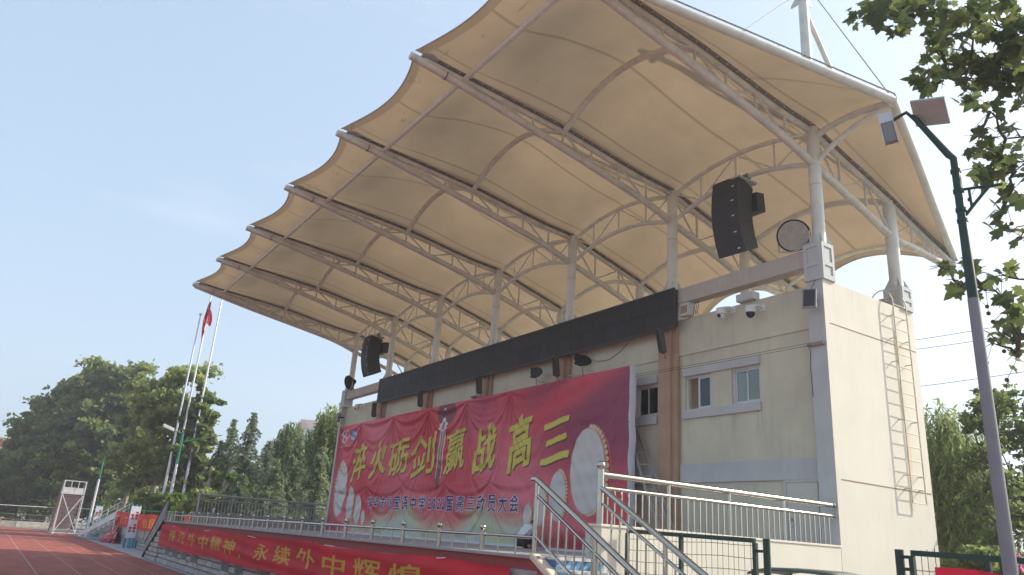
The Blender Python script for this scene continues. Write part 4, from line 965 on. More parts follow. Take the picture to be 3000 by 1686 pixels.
# conduits and wires on the facade
cw = thing('cable_pair', 'two taut black cables strung along the facade from the grey corner pilaster', 'cable', (-.2,-.3,5.4))
for dz, y in ((0,-.29),(-.06,-.33)):
    MB().path([(-.10,y,5.62+dz), (-2.5,y-.10,5.60+dz), (-5.5,y-.22,5.62+dz)], .0045, 5).build('wire', DARKM, cw)
MB().obox((-.04,-.29,5.58), (.17,0,0), (0,.035,0), (0,0,.03)).build('bracket', mk('old_bracket', (.30,.26,.2), .8), cw, smooth=False)
MB().path([(-.22,-.27,5.58), (-.18,-.26,5.45), (-.20,-.26,5.2), (-.19,-.255,4.6)], .006, 5).build('loose_wire', DARKM, cw)
cd_ = thing('conduit', 'thin white conduit along the wall behind the paddle antennas', 'pipe', (-8,-.1,6))
MB().path([(-7.72,-.15,6.05), (-6.6,-.06,6.02)], .014, 6).build('pipe', WHITEP, cd_); MB().path([(-8.8,-.06,5.95), (-8.3,-.06,5.99)], .014, 6).build('pipe', WHITEP, cd_); MB().tube((-7.3,-.055,5.8), (-7.3,-.055,6.62), .012, n=6).build('pipe', WHITEP, cd_)
lw = thing('loose_cable', 'thin loose black cable drooping from under the LED screen', 'cable', (-6,-.1,6.4))
MB().path([(-7.2,-.05,6.5), (-6.6,-.05,6.30), (-6.2,-.05,6.28), (-5.8,-.05,6.42), (-5.5,-.05,6.6)], .006, 5).build('wire', DARKM, lw)

# leaning aluminium ladder behind the backdrop
xl = thing('extension_ladder', 'grey aluminium extension ladder leaning on the wall beside the backdrop edge', 'ladder', (-4.3,-1.3,STZ))
A1 = un(1853, 1263, y=-.13); A0 = un(1958, 1570, y=-.95); A0 = A0+(A0-A1)*((A0.z-STZ)/(A1.z-A0.z)); sd = Vector((.14,.06,.0))
for sgn in (-1, 1): MB().bar(A0+sd*sgn, A1+sd*sgn*.85, .03, .07).build('stile', ALU, xl, smooth=False)
for k in range(1, 10):
    p = A0.lerp(A1, k/10); MB().tube(p-sd*(1-.015*k), p+sd*(1-.015*k), .015, n=6).build('rung', ALU, xl)
for sgn in (-1, 1): MB().bar(A0.lerp(A1, .05)+sd*sgn*.8+Vector((0,-.06,0)), A0.lerp(A1, .62)+sd*sgn*.75+Vector((0,-.06,0)), .025, .06).build('inner_stile', ALU, xl, smooth=False)

# caged access ladder on the sunlit side wall
al = thing('access_ladder', 'thin rusty steel access ladder with bent wall brackets on the sunlit cream end wall', 'ladder', (.28, 2.1, 2.9))
LY0, LY1, LX = 1.93, 2.41, .29
for y in (LY0, LY1):
    pts = [(LX,y,2.87), (LX,y,6.85)]+[(LX-.24+.24*math.cos(a), y, 6.85+.30*math.sin(a)) for a in np.linspace(0, math.pi, 9)[1:]]+[(LX-.48,y,6.4)]
    MB().path(pts, .013, 6).build('stile', RUNGM, al)
for k in range(16):
    z_ = 2.88+k*.262; MB().tube((LX,LY0,z_), (LX,LY1,z_), .010, n=6).build('rung', RUNGM, al)
for z_ in (3.14, 3.39, 4.45, 5.62, 6.10, 6.58):
    for y in (LY0, LY1):
        MB().path([(LX,y,z_), (LX-.05,y+.0,z_), (X1-.01,y,z_)], .012, 5).build('bracket', RUNGM, al)
RUST = mk('rust_streak', (.70,.47,.26), .9, col2=(.79,.69,.51), scale=6, stretch=(1, 6, .8))
for k, (y, z0_, z1_) in enumerate(((2.16,4.4,5.3),(2.2,3.3,4.3),(2.13,2.75,3.1),(2.15,5.6,6.3))):
    m = MB(); hw = .06+.02*(k % 2); m.add([(X1+.0035,y-hw*.5,z1_),(X1+.0035,y+hw*.6,z1_),(X1+.0035,y+hw,z0_+(z1_-z0_)*.4),(X1+.0035,y+hw*.3,z0_),(X1+.0035,y-hw*.4,z0_),(X1+.0035,y-hw*.9,z0_+(z1_-z0_)*.5)], [(0,1,2,3,4,5)])
    m.build('rust_streak', RUST, bd, smooth=False)

# ================================================================== PERSON crouching on the stage
def skin(name, joints, edges, root, mat, parent, levels=2):
    m = bpy.data.meshes.new(name); org = ORG[parent]; m.from_pydata([tuple(Vector(p)-org) for p, r in joints], edges, []); o = bpy.data.objects.new(name, m); COL.objects.link(o); o.parent = parent; ORG[o] = org
    o.modifiers.new('skin', 'SKIN')
    for i, (p, r) in enumerate(joints):
        sv = m.skin_vertices[0].data[i]; rr = r if isinstance(r, tuple) else (r, r); sv.radius = rr; sv.use_root = (i == root)
    sb = o.modifiers.new('sub', 'SUBSURF'); sb.levels = levels; sb.render_levels = levels; m.materials.append(mat)
    for f in m.polygons: f.use_smooth = True
    return o
SKINM = mk('skin_tone', (.55,.36,.26), .55, var=.05); SHIRT = mk('white_shirt', (.72,.74,.80), .8, var=.06); DARKC = mk('black_trousers', (.02,.02,.024), .8, var=.2); HAIRM = mk('black_hair', (.012,.011,.011), .5)
PX, PY, PZ = -7.9, -1.25, STZ+.002
pe = thing('person', 'person in a white shirt and black trousers crouching on the stage with back turned', 'person', (PX, PY, PZ))
q = lambda x, y, z: (PX+x*.82, PY+y*.82, PZ+z*.82)
J = [(q(0,0,.26),.13),(q(0,.10,.42),.13),(q(0,.22,.58),.14),(q(0,.31,.66),.07),(q(0,.40,.70),.085),
     (q(-.11,.05,.24),.09),(q(-.17,.36,.40),.065),(q(-.15,.12,.09),.045),(q(-.15,.17,.03),.038),(q(-.16,.32,.025),.03),
     (q(.11,.05,.24),.09),(q(.17,.36,.40),.065),(q(.15,.12,.09),.045),(q(.15,.17,.03),.038),(q(.16,.32,.025),.03),
     (q(-.19,.24,.58),.06),(q(-.27,.36,.38),.042),(q(-.22,.52,.20),.03),(q(-.22,.58,.15),.03),
     (q(.19,.24,.58),.06),(q(.27,.36,.38),.042),(q(.22,.52,.20),.03),(q(.22,.58,.15),.03)]
E_ = [(0,1),(1,2),(2,3),(3,4),(0,5),(5,6),(6,7),(7,8),(8,9),(0,10),(10,11),(11,12),(12,13),(13,14),(2,15),(15,16),(16,17),(17,18),(2,19),(19,20),(20,21),(21,22)]
for hb, sx_ in ((18,-1),(22,1)):
    bx_, by_, bz_ = (.22*sx_, .58, .15)
    for k in range(5):
        j0 = len(J); off = (k-2)*.018; J.append((q(bx_+off,by_+.05,bz_-.03),.010)); J.append((q(bx_+off*1.2,by_+.08-.01*abs(k-2),bz_-.07),.009)); E_ += [(hb,j0),(j0,j0+1)]
skin('body', J, E_, 0, SKINM, pe)
skin('shirt', [(q(0,.02,.30),(.165,.15)),(q(0,.10,.43),(.175,.16)),(q(0,.22,.58),(.18,.15)),(q(0,.28,.64),.09),(q(-.19,.24,.58),.085),(q(-.25,.33,.44),.068),(q(.19,.24,.58),.085),(q(.25,.33,.44),.068)], [(0,1),(1,2),(2,3),(2,4),(4,5),(2,6),(6,7)], 1, SHIRT, pe)
skin('trousers', [(q(0,.0,.25),(.165,.15)),(q(-.11,.05,.23),.115),(q(-.17,.36,.40),.085),(q(-.15,.12,.10),.065),(q(.11,.05,.23),.115),(q(.17,.36,.40),.085),(q(.15,.12,.10),.065)], [(0,1),(1,2),(2,3),(0,4),(4,5),(5,6)], 0, DARKC, pe)
MB().ball(Vector(q(0,.395,.735)), .088, 14, 10, 1.05).build('hair', HAIRM, pe)
for sx_ in (-1, 1): MB().ball(Vector(q(.075*sx_,.41,.69)), .02, 8, 6).build('ear', SKINM, pe)
MB().ball(Vector(q(0,.485,.68)), .018, 8, 6).build('nose', SKINM, pe)
for sx_ in (-1, 1): skin('shoe', [(q(.15*sx_,.14,.035),.045),(q(.155*sx_,.36,.03),.035)], [(0,1)], 0, DARKC, pe, 1)
# bottles left standing on the left parapet
for y, h, mt in ((-4.9,.20,WHITEP),(-3.3,.16,mk('smoky_bottle',(.25,.27,.3),.3)),(-2.05,.20,mk('blue_bottle',(.35,.5,.62),.3))):
    lab = {-4.9:'white cup standing on the grey stone parapet',-3.3:'small clear bottle standing on the grey stone parapet',-2.05:'pale blue plastic bottle standing on the grey stone parapet'}[y]
    b = thing('bottle' if y > -4 else 'paper_cup', lab, 'bottle' if y > -4 else 'cup', (-24.2, y, 1.95))
    MB().lathe((-24.2,y,1.952), (0,0,1), [(0,.045),(h*.6,.05),(h*.8,.045),(h,.02 if y > -4 else .055)], 12).build('body', mt, b)
    if y > -4: MB().lathe((-24.2,y,1.952+h), (0,0,1), [(0,.02),(.025,.02)], 8).build('cap', WHITEP, b)

# ================================================================== GREEN MESH FENCE AND GATE, CART
def fence_panel(label, a, b, z0, za, zb_, posts, nv, hs=.14):
    a, b = Vector(a), Vector(b); t = thing('mesh_fence', label, 'fence', (a.x, a.y, 0)); d = (b-a)
    top = lambda s_: za+(zb_-za)*s_
    P = lambda s_, z_: Vector((a.x+d.x*s_, a.y+d.y*s_, z_))
    MB().bar(P(0, za-.02), P(1, zb_-.02), .04, .05).build('top_rail', GREENP, t, smooth=False)
    MB().bar(P(0, .12), P(1, .12), .04, .05).build('bottom_rail', GREENP, t, smooth=False)
    for s_ in posts: MB().bar(P(s_, .0), P(s_, top(s_)-.045), .045, .045, (0,1,0)).build('upright', GREENP, t, smooth=False)
    m = MB()
    for k in range(1, nv):
        s_ = k/nv; w1 = .006*math.sin(k*2.1); m.tube(P(s_, .14)+Vector((0,.02,0)), P(s_, top(s_)+.03+.02*math.sin(k*5))+Vector((w1,.02+.01*math.sin(k),0)), .0035, n=4)
    z_ = .3; j = 0
    while z_ < min(za, zb_)-.05: m.path([P(s_, z_+.006*math.sin(s_*14+j))+Vector((0,.026,0)) for s_ in np.linspace(0, 1, 14)], .0035, 4); z_ += hs; j += 1
    tag(m.build('wire_mesh', WIREM, t), kind='stuff')
    return t
fence_panel('green framed wire mesh fence panel between the stage steps and the cream parapet', (.24,-5.2,0), (2.35,-5.2,0), 0, 1.955, 1.91, (0,.465,1), 26)
def gpost(label, x, y, h):
    t = thing('fence_post', label, 'post', (x, y, 0)); MB().tube((x,y,0), (x,y,h), .04, n=12).build('shaft', GREENP, t); MB().tube((x,y,h), (x,y,h+.006), .041, n=12).build('cap', GREENP, t)
    return t
gp = gpost('dark green round gate post at the end of the mesh panel by the cart', 2.50, -5.19, 1.91); MB().bar((2.37,-5.19,1.78), (2.47,-5.19,1.78), .03, .03).build('hinge', GREENP, gp, smooth=False)
fence_panel('dark green wire mesh fence panel behind the grey lamp post', (4.09,-5.1,0), (6.9,-5.1,0), 0, 1.87, 1.82, (0,.24,.285,.6,1), 40)
gp = gpost('thick dark green gate post beside the red cloth on the fence', 3.97, -5.1, 1.87)
for z_ in (1.81, 1.70): MB().bar((4.0,-5.1,z_), (4.07,-5.1,z_), .03, .03).build('hinge', GREENP, gp, smooth=False)
banner('fence_banner', 'plain bright red cloth tied to the green fence by the lamp post', (4.34,-5.16,0), (6.4,-5.16,0), 1.735, 1.0, 120, 40, [], (.62,.02,.05), lambda A: -.035*A+.012*np.sin(A*6), lambda A, B: .01+.015*np.sin(A*7+B*2)+.008*np.sin(A*17))
ct = thing('electric_cart', 'small cart with curved dark green canopy parked behind the gate opening', 'cart', (1.45,-3,0))
m = MB(); prof = [(.78,1.53),(.88,1.575),(1.02,1.60),(1.3,1.61),(1.6,1.612),(1.85,1.61),(2.0,1.60),(2.1,1.585)]
for i, (x, z_) in enumerate(prof): 
    for yy, dz in ((-3.45,-.03),(-3.25,-.004),(-3,0),(-2.75,-.004),(-2.55,-.03)): m.v.append((x, yy, z_+dz))
for i in range(len(prof)-1):
    for k in range(4): a = i*5+k; m.f.append((a, a+1, a+6, a+5))
o = m.build('roof', mk('cart_roof', (.09,.115,.09), .55, var=.2, scale=20, bump=.3, bscale=90), ct); sd_ = o.modifiers.new('solid', 'SOLIDIFY'); sd_.thickness = .025
for x in (.86, 2.04):
    for y in (-3.42, -2.58): MB().tube((x,y,.5), (x,y,1.555), .016, n=6).build('roof_post', DARKM, ct)
MB().box(.8, 2.15, -3.4, -2.6, .28, .62).build('body', mk('cart_body', (.30,.32,.30), .5), ct, smooth=False, bevel=.03); MB().box(1.1, 1.6, -3.3, -2.7, .62, .85).build('seat', DARKM, ct, smooth=False, bevel=.03)
for x, y in ((1.0,-3.45),(1.0,-2.62),(1.95,-3.45),(1.95,-2.62)): wl = MB().lathe((x,y,.2), (0,1,0), [(0,.19),(.07,.19)], 18).build('wheel', DARKM, ct); MB().lathe((x,y-.004,.2), (0,1,0), [(0,.10),(.078,.10)], 12).build('rim', STEELG, wl)

# ================================================================== LAMP POST (right)
lp = thing('lamp_post', 'solar street lamp with grey lower pole, dark green top and square panel', 'lamp post', (5.18,-5.64,0))
PXx, PYy = 5.18, -5.64
MB().tube((PXx,PYy,0), (PXx,PYy,4.02), .058, .046, n=18).build('lower_pole', POLEG, lp)
MB().path([(PXx,PYy,4.02), (PXx,PYy,5.42), (PXx-.035,PYy-.015,5.47), (4.93,-5.752,5.92), (4.90,-5.765,5.97)], [.044,.036,.034,.026,.024], 14).build('upper_pole', GREENP, lp)
for z_ in (5.27, 5.06, 4.87, 4.76): MB().lathe((PXx,PYy,z_), (0,0,1), [(0,.047),(.035,.047)], 14).build('clamp', GREENP, lp)
MB().path([(PXx,PYy,5.09), (5.30,-5.585,5.09), (5.50,-5.50,5.08)], .014, 8).build('side_arm', GREENP, lp); MB().path([(PXx+.01,PYy,4.80), (5.29,-5.59,4.94), (5.40,-5.54,5.08)], .015, 8).build('arm_brace', GREENP, lp); MB().tube((5.262,-5.602,4.90), (5.258,-5.604,5.09), .014, n=6).build('arm_brace', GREENP, lp)
# solar panel, tilted towards the sun; its cell side faces up and back, grid on the underside frame
pc = un(2725, 328.5, dist=7.45); ax = (un(2783, 306, dist=7.42)-un(2686, 295.5, dist=7.5)).normalized(); nrm = Vector((.10,.55,.83)).normalized(); ax = (ax-nrm*ax.dot(nrm)).normalized(); ax = Matrix.Rotation(-.12, 3, nrm) @ ax; ay = nrm.cross(ax)
m = MB(); m.obox(pc, ax*.155, ay*.15, nrm*.012); pnl = m.build('solar_panel', mk('panel_back', (.40,.48,.48), .6, var=.06), lp, smooth=False, bevel=.004)
m = MB()
for k in range(-5, 6):
    m.obox(pc+ax*.0275*k-nrm*.013, ax*.002, ay*.145, nrm*.0015)
    m.obox(pc+ay*.0265*k-nrm*.013, ax*.15, ay*.002, nrm*.0015)
tag(m.build('cell_grid', STEELG, pnl, smooth=False), kind='stuff')
m = MB(); m.obox(pc+nrm*.014, ax*.15, ay*.145, nrm*.002); m.build('cells', mk('solar_cells', (.01,.015,.05), .15), pnl, smooth=False)
# lamp head on a short arm
MB().path([(4.905,-5.765,5.95), (4.86,-5.785,6.02), (4.80,-5.82,5.985), (4.75,-5.845,5.955)], .018, 8).build('lamp_arm', GREENP, lp)
lc = Vector((4.705,-5.868,5.875)); f0 = Vector((.12,.0,-1)).normalized(); s0 = Vector((.82,.40,.12)).normalized(); s0 = (s0-f0*s0.dot(f0)).normalized(); n0 = f0.cross(s0)
m = MB(); m.obox(lc, f0*.17, s0*.055, n0*.03); hd = m.build('lamp_head', mk('lamp_case', (.21,.22,.21), .5, var=.08), lp, smooth=False, bevel=.005)
m = MB(); m.obox(lc-f0*.115, f0*.055, s0*.062, n0*.035); m.build('heat_sink', mk('sink_pale', (.55,.6,.62), .5), hd, smooth=False)
m = MB()
for k in (-1, 1): m.obox(lc-f0*(.115-.027*k)-n0*.036, f0*.018, s0*.045, n0*.002)
m.build('vents', CABX, hd, smooth=False)
for sgn in (-1, 1): m = MB(); m.obox(lc+s0*.060*sgn, f0*.185, s0*.004, n0*.038); m.build('side_fin', mk('sink_pale', (.55,.6,.62)), hd, smooth=False)
# overhead power lines behind the building
for k, (v0, v1) in enumerate(((1001,950),(1028,985),(1137,1098),(1222,1205))):
    a = un(2640, v0+ (0 if k != 3 else 0), dist=30); b = un(3060, v1-20, dist=27)
    d = (b-a); MB_ = MB().path([a-d*.3, a.lerp(b, .3)-Vector((0,0,.05)), a.lerp(b, .7)-Vector((0,0,.05)), b+d*.4], .010, 4)
    tag(MB_.build('power_line', DARKM), 'thin overhead power line crossing the sky behind the cream end wall', 'cable', 'power lines behind the building')

# ================================================================== THINGS AT THE FAR END OF THE TRACK
zO = lambda a, b: (a*.2174, 1380+b*.2174)
pw = thing('perimeter_wall', 'low stone perimeter wall with concrete panels and green rail beyond the stage steps', 'wall', (-43,-5.4,0))
MB().box(-58, -27.6, -5.35, -5.15, 0, .98).build('core', MORTAR, pw, smooth=False)
for ci in range(3):
    x = -58+(.35 if ci % 2 else 0)
    while x < -28.2: block(x, min(x+1.0, -27.7), ci*.16, ci*.16+.16, y=-5.36, parent=pw); x += 1.0
MB().box(-58, -27.6, -5.47, -5.12, .48, .53).build('ledge', COPING, pw, smooth=False)
PANEL = mk('concrete_panel', (.42,.39,.33), .85, var=.15, scale=3)
for k in range(12):
    x = -57.8+k*2.5; MB().box(x, x+2.2, -5.42, -5.352, .55, .96).build('concrete_panel', PANEL, pw, smooth=False)
MB().box(-58, -27.6, -5.44, -5.12, .98, 1.02).build('coping', COPING, pw, smooth=False)
for k in range(13): MB().tube((-57.9+k*2.5,-5.28,1.02), (-57.9+k*2.5,-5.28,1.95), .035, n=8).build('green_post', GREENB, pw)
for z_ in (1.9, 1.45): MB().tube((-58,-5.28,z_), (-28,-5.28,z_), .025, n=6).build('green_rail', GREENB, pw)
gp_ = thing('green_fence_panel', 'bright green corrugated metal panel beside the tall white step tower', 'fence', (-57,-4.8,0))
for k in range(9):
    y = -5.9+k*.10; MB().box(-57.02-(.03 if k % 2 else 0), -57.0-(.03 if k % 2 else 0), y, y+.10, .45, 1.55).build('panel_fold', GREENB, gp_, smooth=False)
for y in (-5.95,-4.95): MB().tube((-57.05,y,0), (-57.05,y,1.6), .03, n=6).build('post', GREENB, gp_)
# curved far wall and iron railing
fwall = thing('far_wall', 'low weathered concrete kerb wall with dark iron railing behind the track bend', 'wall', (-71,-11,0))
pts = [(-67.5,-30),(-68.3,-20),(-69.2,-14),(-70.5,-10),(-72.5,-7),(-76,-5)]
m = MB()
for a, b in zip(pts[:-1], pts[1:]): m.bar((*a,.24), (*b,.24), .35, .48)
m.build('kerb', mk('weathered_concrete', (.34,.31,.27), .9, col2=(.16,.15,.13), scale=2.5), fwall, smooth=False)
for z_ in (.62, 1.02): MB().path([(x,y,z_) for x, y in pts], .03, 6).build('rail', mk('dark_iron', (.06,.06,.06), .6, var=.2), fwall)
m = MB()
for a, b in zip(pts[:-1], pts[1:]):
    A, B = Vector((*a,0)), Vector((*b,0)); n = int((B-A).length/.22)
    for k in range(n): p = A.lerp(B, k/n); m.tube((p.x,p.y,.48), (p.x,p.y,1.02), .013, n=4)
tag(m.build('bars', mk('dark_iron', (.06,.06,.06), .6, var=.2), fwall), kind='stuff')
tag(MB().path([(-66.5,-25,1.70),(-67.5,-14,1.66),(-69,-8,1.75),(-57.2,-5.3,1.85)], .022, 6).build('cable', POLEW), 'pale thick cable stretched above the far kerb railing', 'cable')

# white step tower (timekeepers' stand)
ut = thing('step_tower', 'tall white steel step tower with cross brace standing on the red track', 'stand', (-56.5,-7.4,0))
def tw(p, q_, r=.035, nm='strut', mt=WHITEP): return MB().bar(p, q_, r*2, r*2).build(nm, mt, ut, smooth=False)
yl, yr = -8.07, -6.70; xf = -55.7
for y in (yl, yr):
    tw((xf,y,0), (xf,y,3.68), .035, 'front_post'); tw((xf-1.1,y,0), (xf-1.1,y,3.68), .03, 'rear_post', TREADM)
    tw((xf-1.1,y,2.75), (xf-4.6,y,.1), .04, 'stringer', TREADM); tw((xf-1.1,y,3.65), (xf-4.6,y,1.0), .028, 'handrail', TREADM); tw((xf-4.6,y,.0), (xf-4.6,y,1.0), .028, 'newel', TREADM)
    tw((xf,y,3.66), (xf-1.1,y,3.66), .028, 'side_rail'); tw((xf+.25,y,.03), (xf-4.7,y,.03), .03, 'skid')
tw((xf+.01,yl,.45-.3), (xf+.01,yr,2.75), .025, 'brace'); tw((xf+.02,yr,.15), (xf+.02,yl,2.75), .025, 'brace')
for z_ in (2.78, 3.18, 3.66, .10): tw((xf,yl,z_), (xf,yr,z_), .028, 'cross_rail')
for k in (.33, .66): tw((xf,yl+(yr-yl)*k,3.18), (xf,yl+(yr-yl)*k,3.64), .02, 'rail_post')
for k in range(2): MB().box(xf-.01, xf+.015, yl+.05+k*.66, yl+.68+k*.64, 2.83, 3.15).build('board', WHITEP, ut, smooth=False)
MB().box(xf-1.1, xf, yl, yr, 2.72, 2.77).build('platform', TREADM, ut, smooth=False)
for k in range(9):
    z_ = .28+k*.29; x = xf-4.5+k*.38; MB().box(x, x+.36, yl+.05, yr-.05, z_-.02, z_+.01).build('tread', TREADM, ut, smooth=False)
    MB().box(x+.35, x+.365, yl+.05, yr-.05, z_, z_+.28).build('riser', mk('riser_grey', (.72,.64,.61), .7, var=.1), ut, smooth=False)
# second, low set of white steps lying along the wall
ms_ = thing('mobile_steps', 'white steel steps with thin handrails slanting up beside the red cloth heap', 'stand', (-47.5,-6.2,0))
A, B = Vector((-50.2,-6.95,.06)), Vector((-44.6,-5.75,1.42)); side = Vector((.14,.62,0))
for sgn, off in ((0, Vector((0,0,0))), (1, side)):
    m = MB(); m.prism([A+off+Vector((0,0,.0)), B+off+Vector((0,0,-.05)), B+off+Vector((0,0,.32)), A+off+Vector((0,0,.26))], (.03,-.02,0)); m.build('stringer', WHITEP, ms_, smooth=False)
    MB().bar(A+off+Vector((0,0,.82)), B+off+Vector((.4,.1,.92)), .04, .04).build('handrail', WHITEP, ms_, smooth=False); MB().bar(A+off+Vector((0,0,.55)), B+off+Vector((0,0,.62)), .03, .03).build('mid_rail', WHITEP, ms_, smooth=False)
    for k in range(5): p = A.lerp(B, k/4)+off; MB().bar(p+Vector((0,0,.2)), p+Vector((0,0,.86)), .03, .03).build('rail_post', WHITEP, ms_, smooth=False)
for k in range(7): p = A.lerp(B, (k+.5)/7); MB().obox(p+side*.5+Vector((0,0,.2)), (.3,.06,0), side*.5, (0,0,.015)).build('tread', WHITEP, ms_, smooth=False)
for off in (Vector((0,0,0)), side): MB().bar((B+off)-Vector((0,0,1.4)), B+off, .05, .05).build('leg', WHITEP, ms_, smooth=False)
m = MB(); m.prism([A.lerp(B, .5)+Vector((-.03,-.03,.0)), A.lerp(B, .53)+Vector((-.03,-.03,0)), A.lerp(B, .45)+Vector((-.03,-.03,.3)), A.lerp(B, .42)+Vector((-.03,-.03,.3))], (.02,-.02,0)); m.build('rib', WHITEP, ms_, smooth=False)

# notice boards on teal posts with red blocks printed
def board(label, x, y0, y1, z0, z1):
    t = thing('notice_board', label, 'sign', (x, (y0+y1)/2, 0)); yc = (y0+y1)/2
    for y in (y0+.04, yc, y1-.04): MB().tube((x-.12,y,0), (x-.12,y,z1+.09), .05, n=10).build('post', BLUEP, t)
    bo = MB().box(x-.06, x-.02, y0, y1, z0, z1).build('board', mk('board_white', (.70,.70,.74), .6, var=.05), t, smooth=False)
    RB = mk('board_red', (.42,.04,.06), .6); w_ = y1-y0; h_ = z1-z0
    for r_ in range(2):
        for cidx in range(2):
            y = y0+w_*(.12+.42*cidx)+.01; z_ = z1-h_*(.42+.40*r_)
            MB().box(x-.02, x-.012, y, y+w_*.30, z_, z_+h_*.05).build('red_stroke', RB, bo, smooth=False); MB().box(x-.02, x-.012, y, y+w_*.30, z_+h_*.10, z_+h_*.17).build('red_stroke', RB, bo, smooth=False)
            MB().box(x-.02, x-.012, y+w_*.10, y+w_*.19, z_+h_*.05, z_+h_*.10).build('red_stroke', RB, bo, smooth=False)
            if cidx: MB().box(x-.02, x-.012, y+w_*.02, y+w_*.28, z_+h_*.19, z_+h_*.25).build('red_stroke', RB, bo, smooth=False)
    for k, y in enumerate((y0-.05, yc, y1+.03)): MB().tube((x+.25,y,0), (x+.25,y,.42), .05, n=10).build('foot_pole', BLUEP, t)
board('white notice board with red lettering on teal posts behind the red slogan cloth', -37.5, -5.98, -5.50, .50, 2.10)
board('white notice board with red lettering on teal posts behind the white slanted steps', -53.9, -5.92, -5.48, .55, 2.05)
# orange red slogan cloth on the rail
ya = -5.50; pa = un(*zO(1575, 600), y=ya); pb = un(*zO(2160, 640), y=ya)
ink = []
for ch, u0, u1 in (('讲',1600,1640),('条',1655,1705),('件',1712,1765),('不',1818,1888),('怕',1912,1985),('困',2012,2115),('难',2130,2156)):
    a = un(*zO(u0, 700), y=ya).x-pa.x; b = un(*zO(u1, 700), y=ya).x-pa.x; ink.append((glyphs(ch, 48, .02), a, b, .12, .74, (.75,.30,.03)))
banner('slogan_cloth', 'orange red slogan cloth tied to the green rail in front of the notice board', (pa.x,ya,0), (pb.x+1.2,ya,0), 1.80, 1.00, 320, 50, ink, (.60,.045,.03), lambda A: -.006*A+.02*np.sin(A*1.1), lambda A, B: .03*np.sin(A*2.2+B*3)+.015*np.sin(A*6), group=None)
pa2 = un(*zP_(475, 200), y=ya) if False else Vector((-27.2,-5.0,0))
banner('slogan_cloth', 'short red cloth on the rail behind the ball finials at the stage corner', (-29.3,-4.9,0), (-26.9,-4.9,0), 1.82, 1.15, 60, 30, [], (.55,.03,.04), lambda A: 0*A, lambda A, B: .02*np.sin(A*5+B*3))
# crumpled red cloth heap
hp = un(*zO(1360, 955), z=0); n = 40
G, Tt = np.meshgrid(np.linspace(0, 2*math.pi, n), np.linspace(0, 1, 26))
rad = (1-Tt)**.75*(1+.25*np.sin(G*3+Tt*5)+.18*np.sin(G*7-Tt*9)+.08*np.sin(G*13)); hh = 1.02*Tt**1.3+.10*np.sin(G*5+Tt*14)*(1-Tt)*Tt*4
Xh = hp.x+rad*2.0*np.cos(G)+1.1*Tt; Yh = hp.y+.28+rad*.30*np.sin(G)+.36*Tt; Zh = .03+np.clip(hh, 0, None)
ch_ = lerp((.38,.022,.035), (.58,.10,.11), np.clip(.5+.5*np.sin(G*4+Tt*7), 0, 1)); ch_ = lerp(ch_, np.broadcast_to(np.array([.66,.5,.48]), ch_.shape), ((np.sin(G*6+Tt*3) > .93) & (Tt > .3))*.8)
ht = thing('cloth_heap', 'crumpled dark red banner cloth heaped under the white slanted steps', 'cloth', (hp.x, hp.y, 0)); cloth('crumpled_cloth', Xh, Yh, Zh, ch_, CLOTHR, ht)

# flagpoles and flag
for k, (x, y, h) in enumerate(((-45.98,-3.10,15.1),(-45.90,-2.68,17.2),(-45.76,-1.95,17.0))):
    lab = ('shortest silver flagpole with a ball top beside the trees','silver flagpole carrying the hanging red flag','silver flagpole standing between the flag and the conifers')[k]
    t = thing('flagpole', lab, 'flagpole', (x, y, 0))
    MB().tube((x,y,0), (x,y,6), .10, .085, n=12).tube((x,y,6), (x,y,h), .075, .05, n=12).build('shaft', RAILD, t); MB().ball((x,y,h+.08), .11, 12, 8).build('ball_finial', RAILD, t)
    MB().tube((x+.09,y,1.2), (x+.07,y,h-.3), .008, n=4).build('halyard', POLEW, t); MB().lathe((x,y,0), (0,0,1), [(0,.25),(.06,.25),(.08,.14),(.3,.13)], 12).build('base', STEELG, t)
fl = thing('flag', 'red flag hanging limp in folds on the middle flagpole', 'flag', (-45.86,-2.68,16.2))
A, B = np.meshgrid(np.linspace(0, 1, 30), np.linspace(0, 1, 40))
Zf = 16.25-B*(1.3+1.75*(1-np.abs(A-.35)*1.2))-.2*A; spread = .12+.55*np.sin(np.clip(B, 0, 1)*2.4)**1.2
Yf = -2.66+(-A*.62+.22*(A > .5)*(A-.5)*4)*spread*.9+.06*np.sin(B*6+A*4); Xf = -45.80+.14*np.sin(A*11+B*2)
cf = np.broadcast_to(np.array([.45,.012,.022]), A.shape+(3,)).copy(); cf = lerp(cf, np.broadcast_to(np.array([.7,.45,.04]), cf.shape), ((np.abs(A-.62) < .03) & (np.abs(B-.55) < .06))*1.0)
cloth('flag_cloth', Xf, Yf, Zf, cf, CLOTHR, fl)
f2 = np.linspace(0, 1, 12)
A, B = np.meshgrid(f2, np.linspace(0, 1, 20)); cloth('flag_fold', -45.82+.05*np.sin(A*7), -2.62+A*.30*np.sin(B*2.2)**.8, 15.9-B*1.3-.2*A, np.broadcast_to(np.array([.42,.012,.022]), A.shape+(3,)).copy(), CLOTHR, fl)
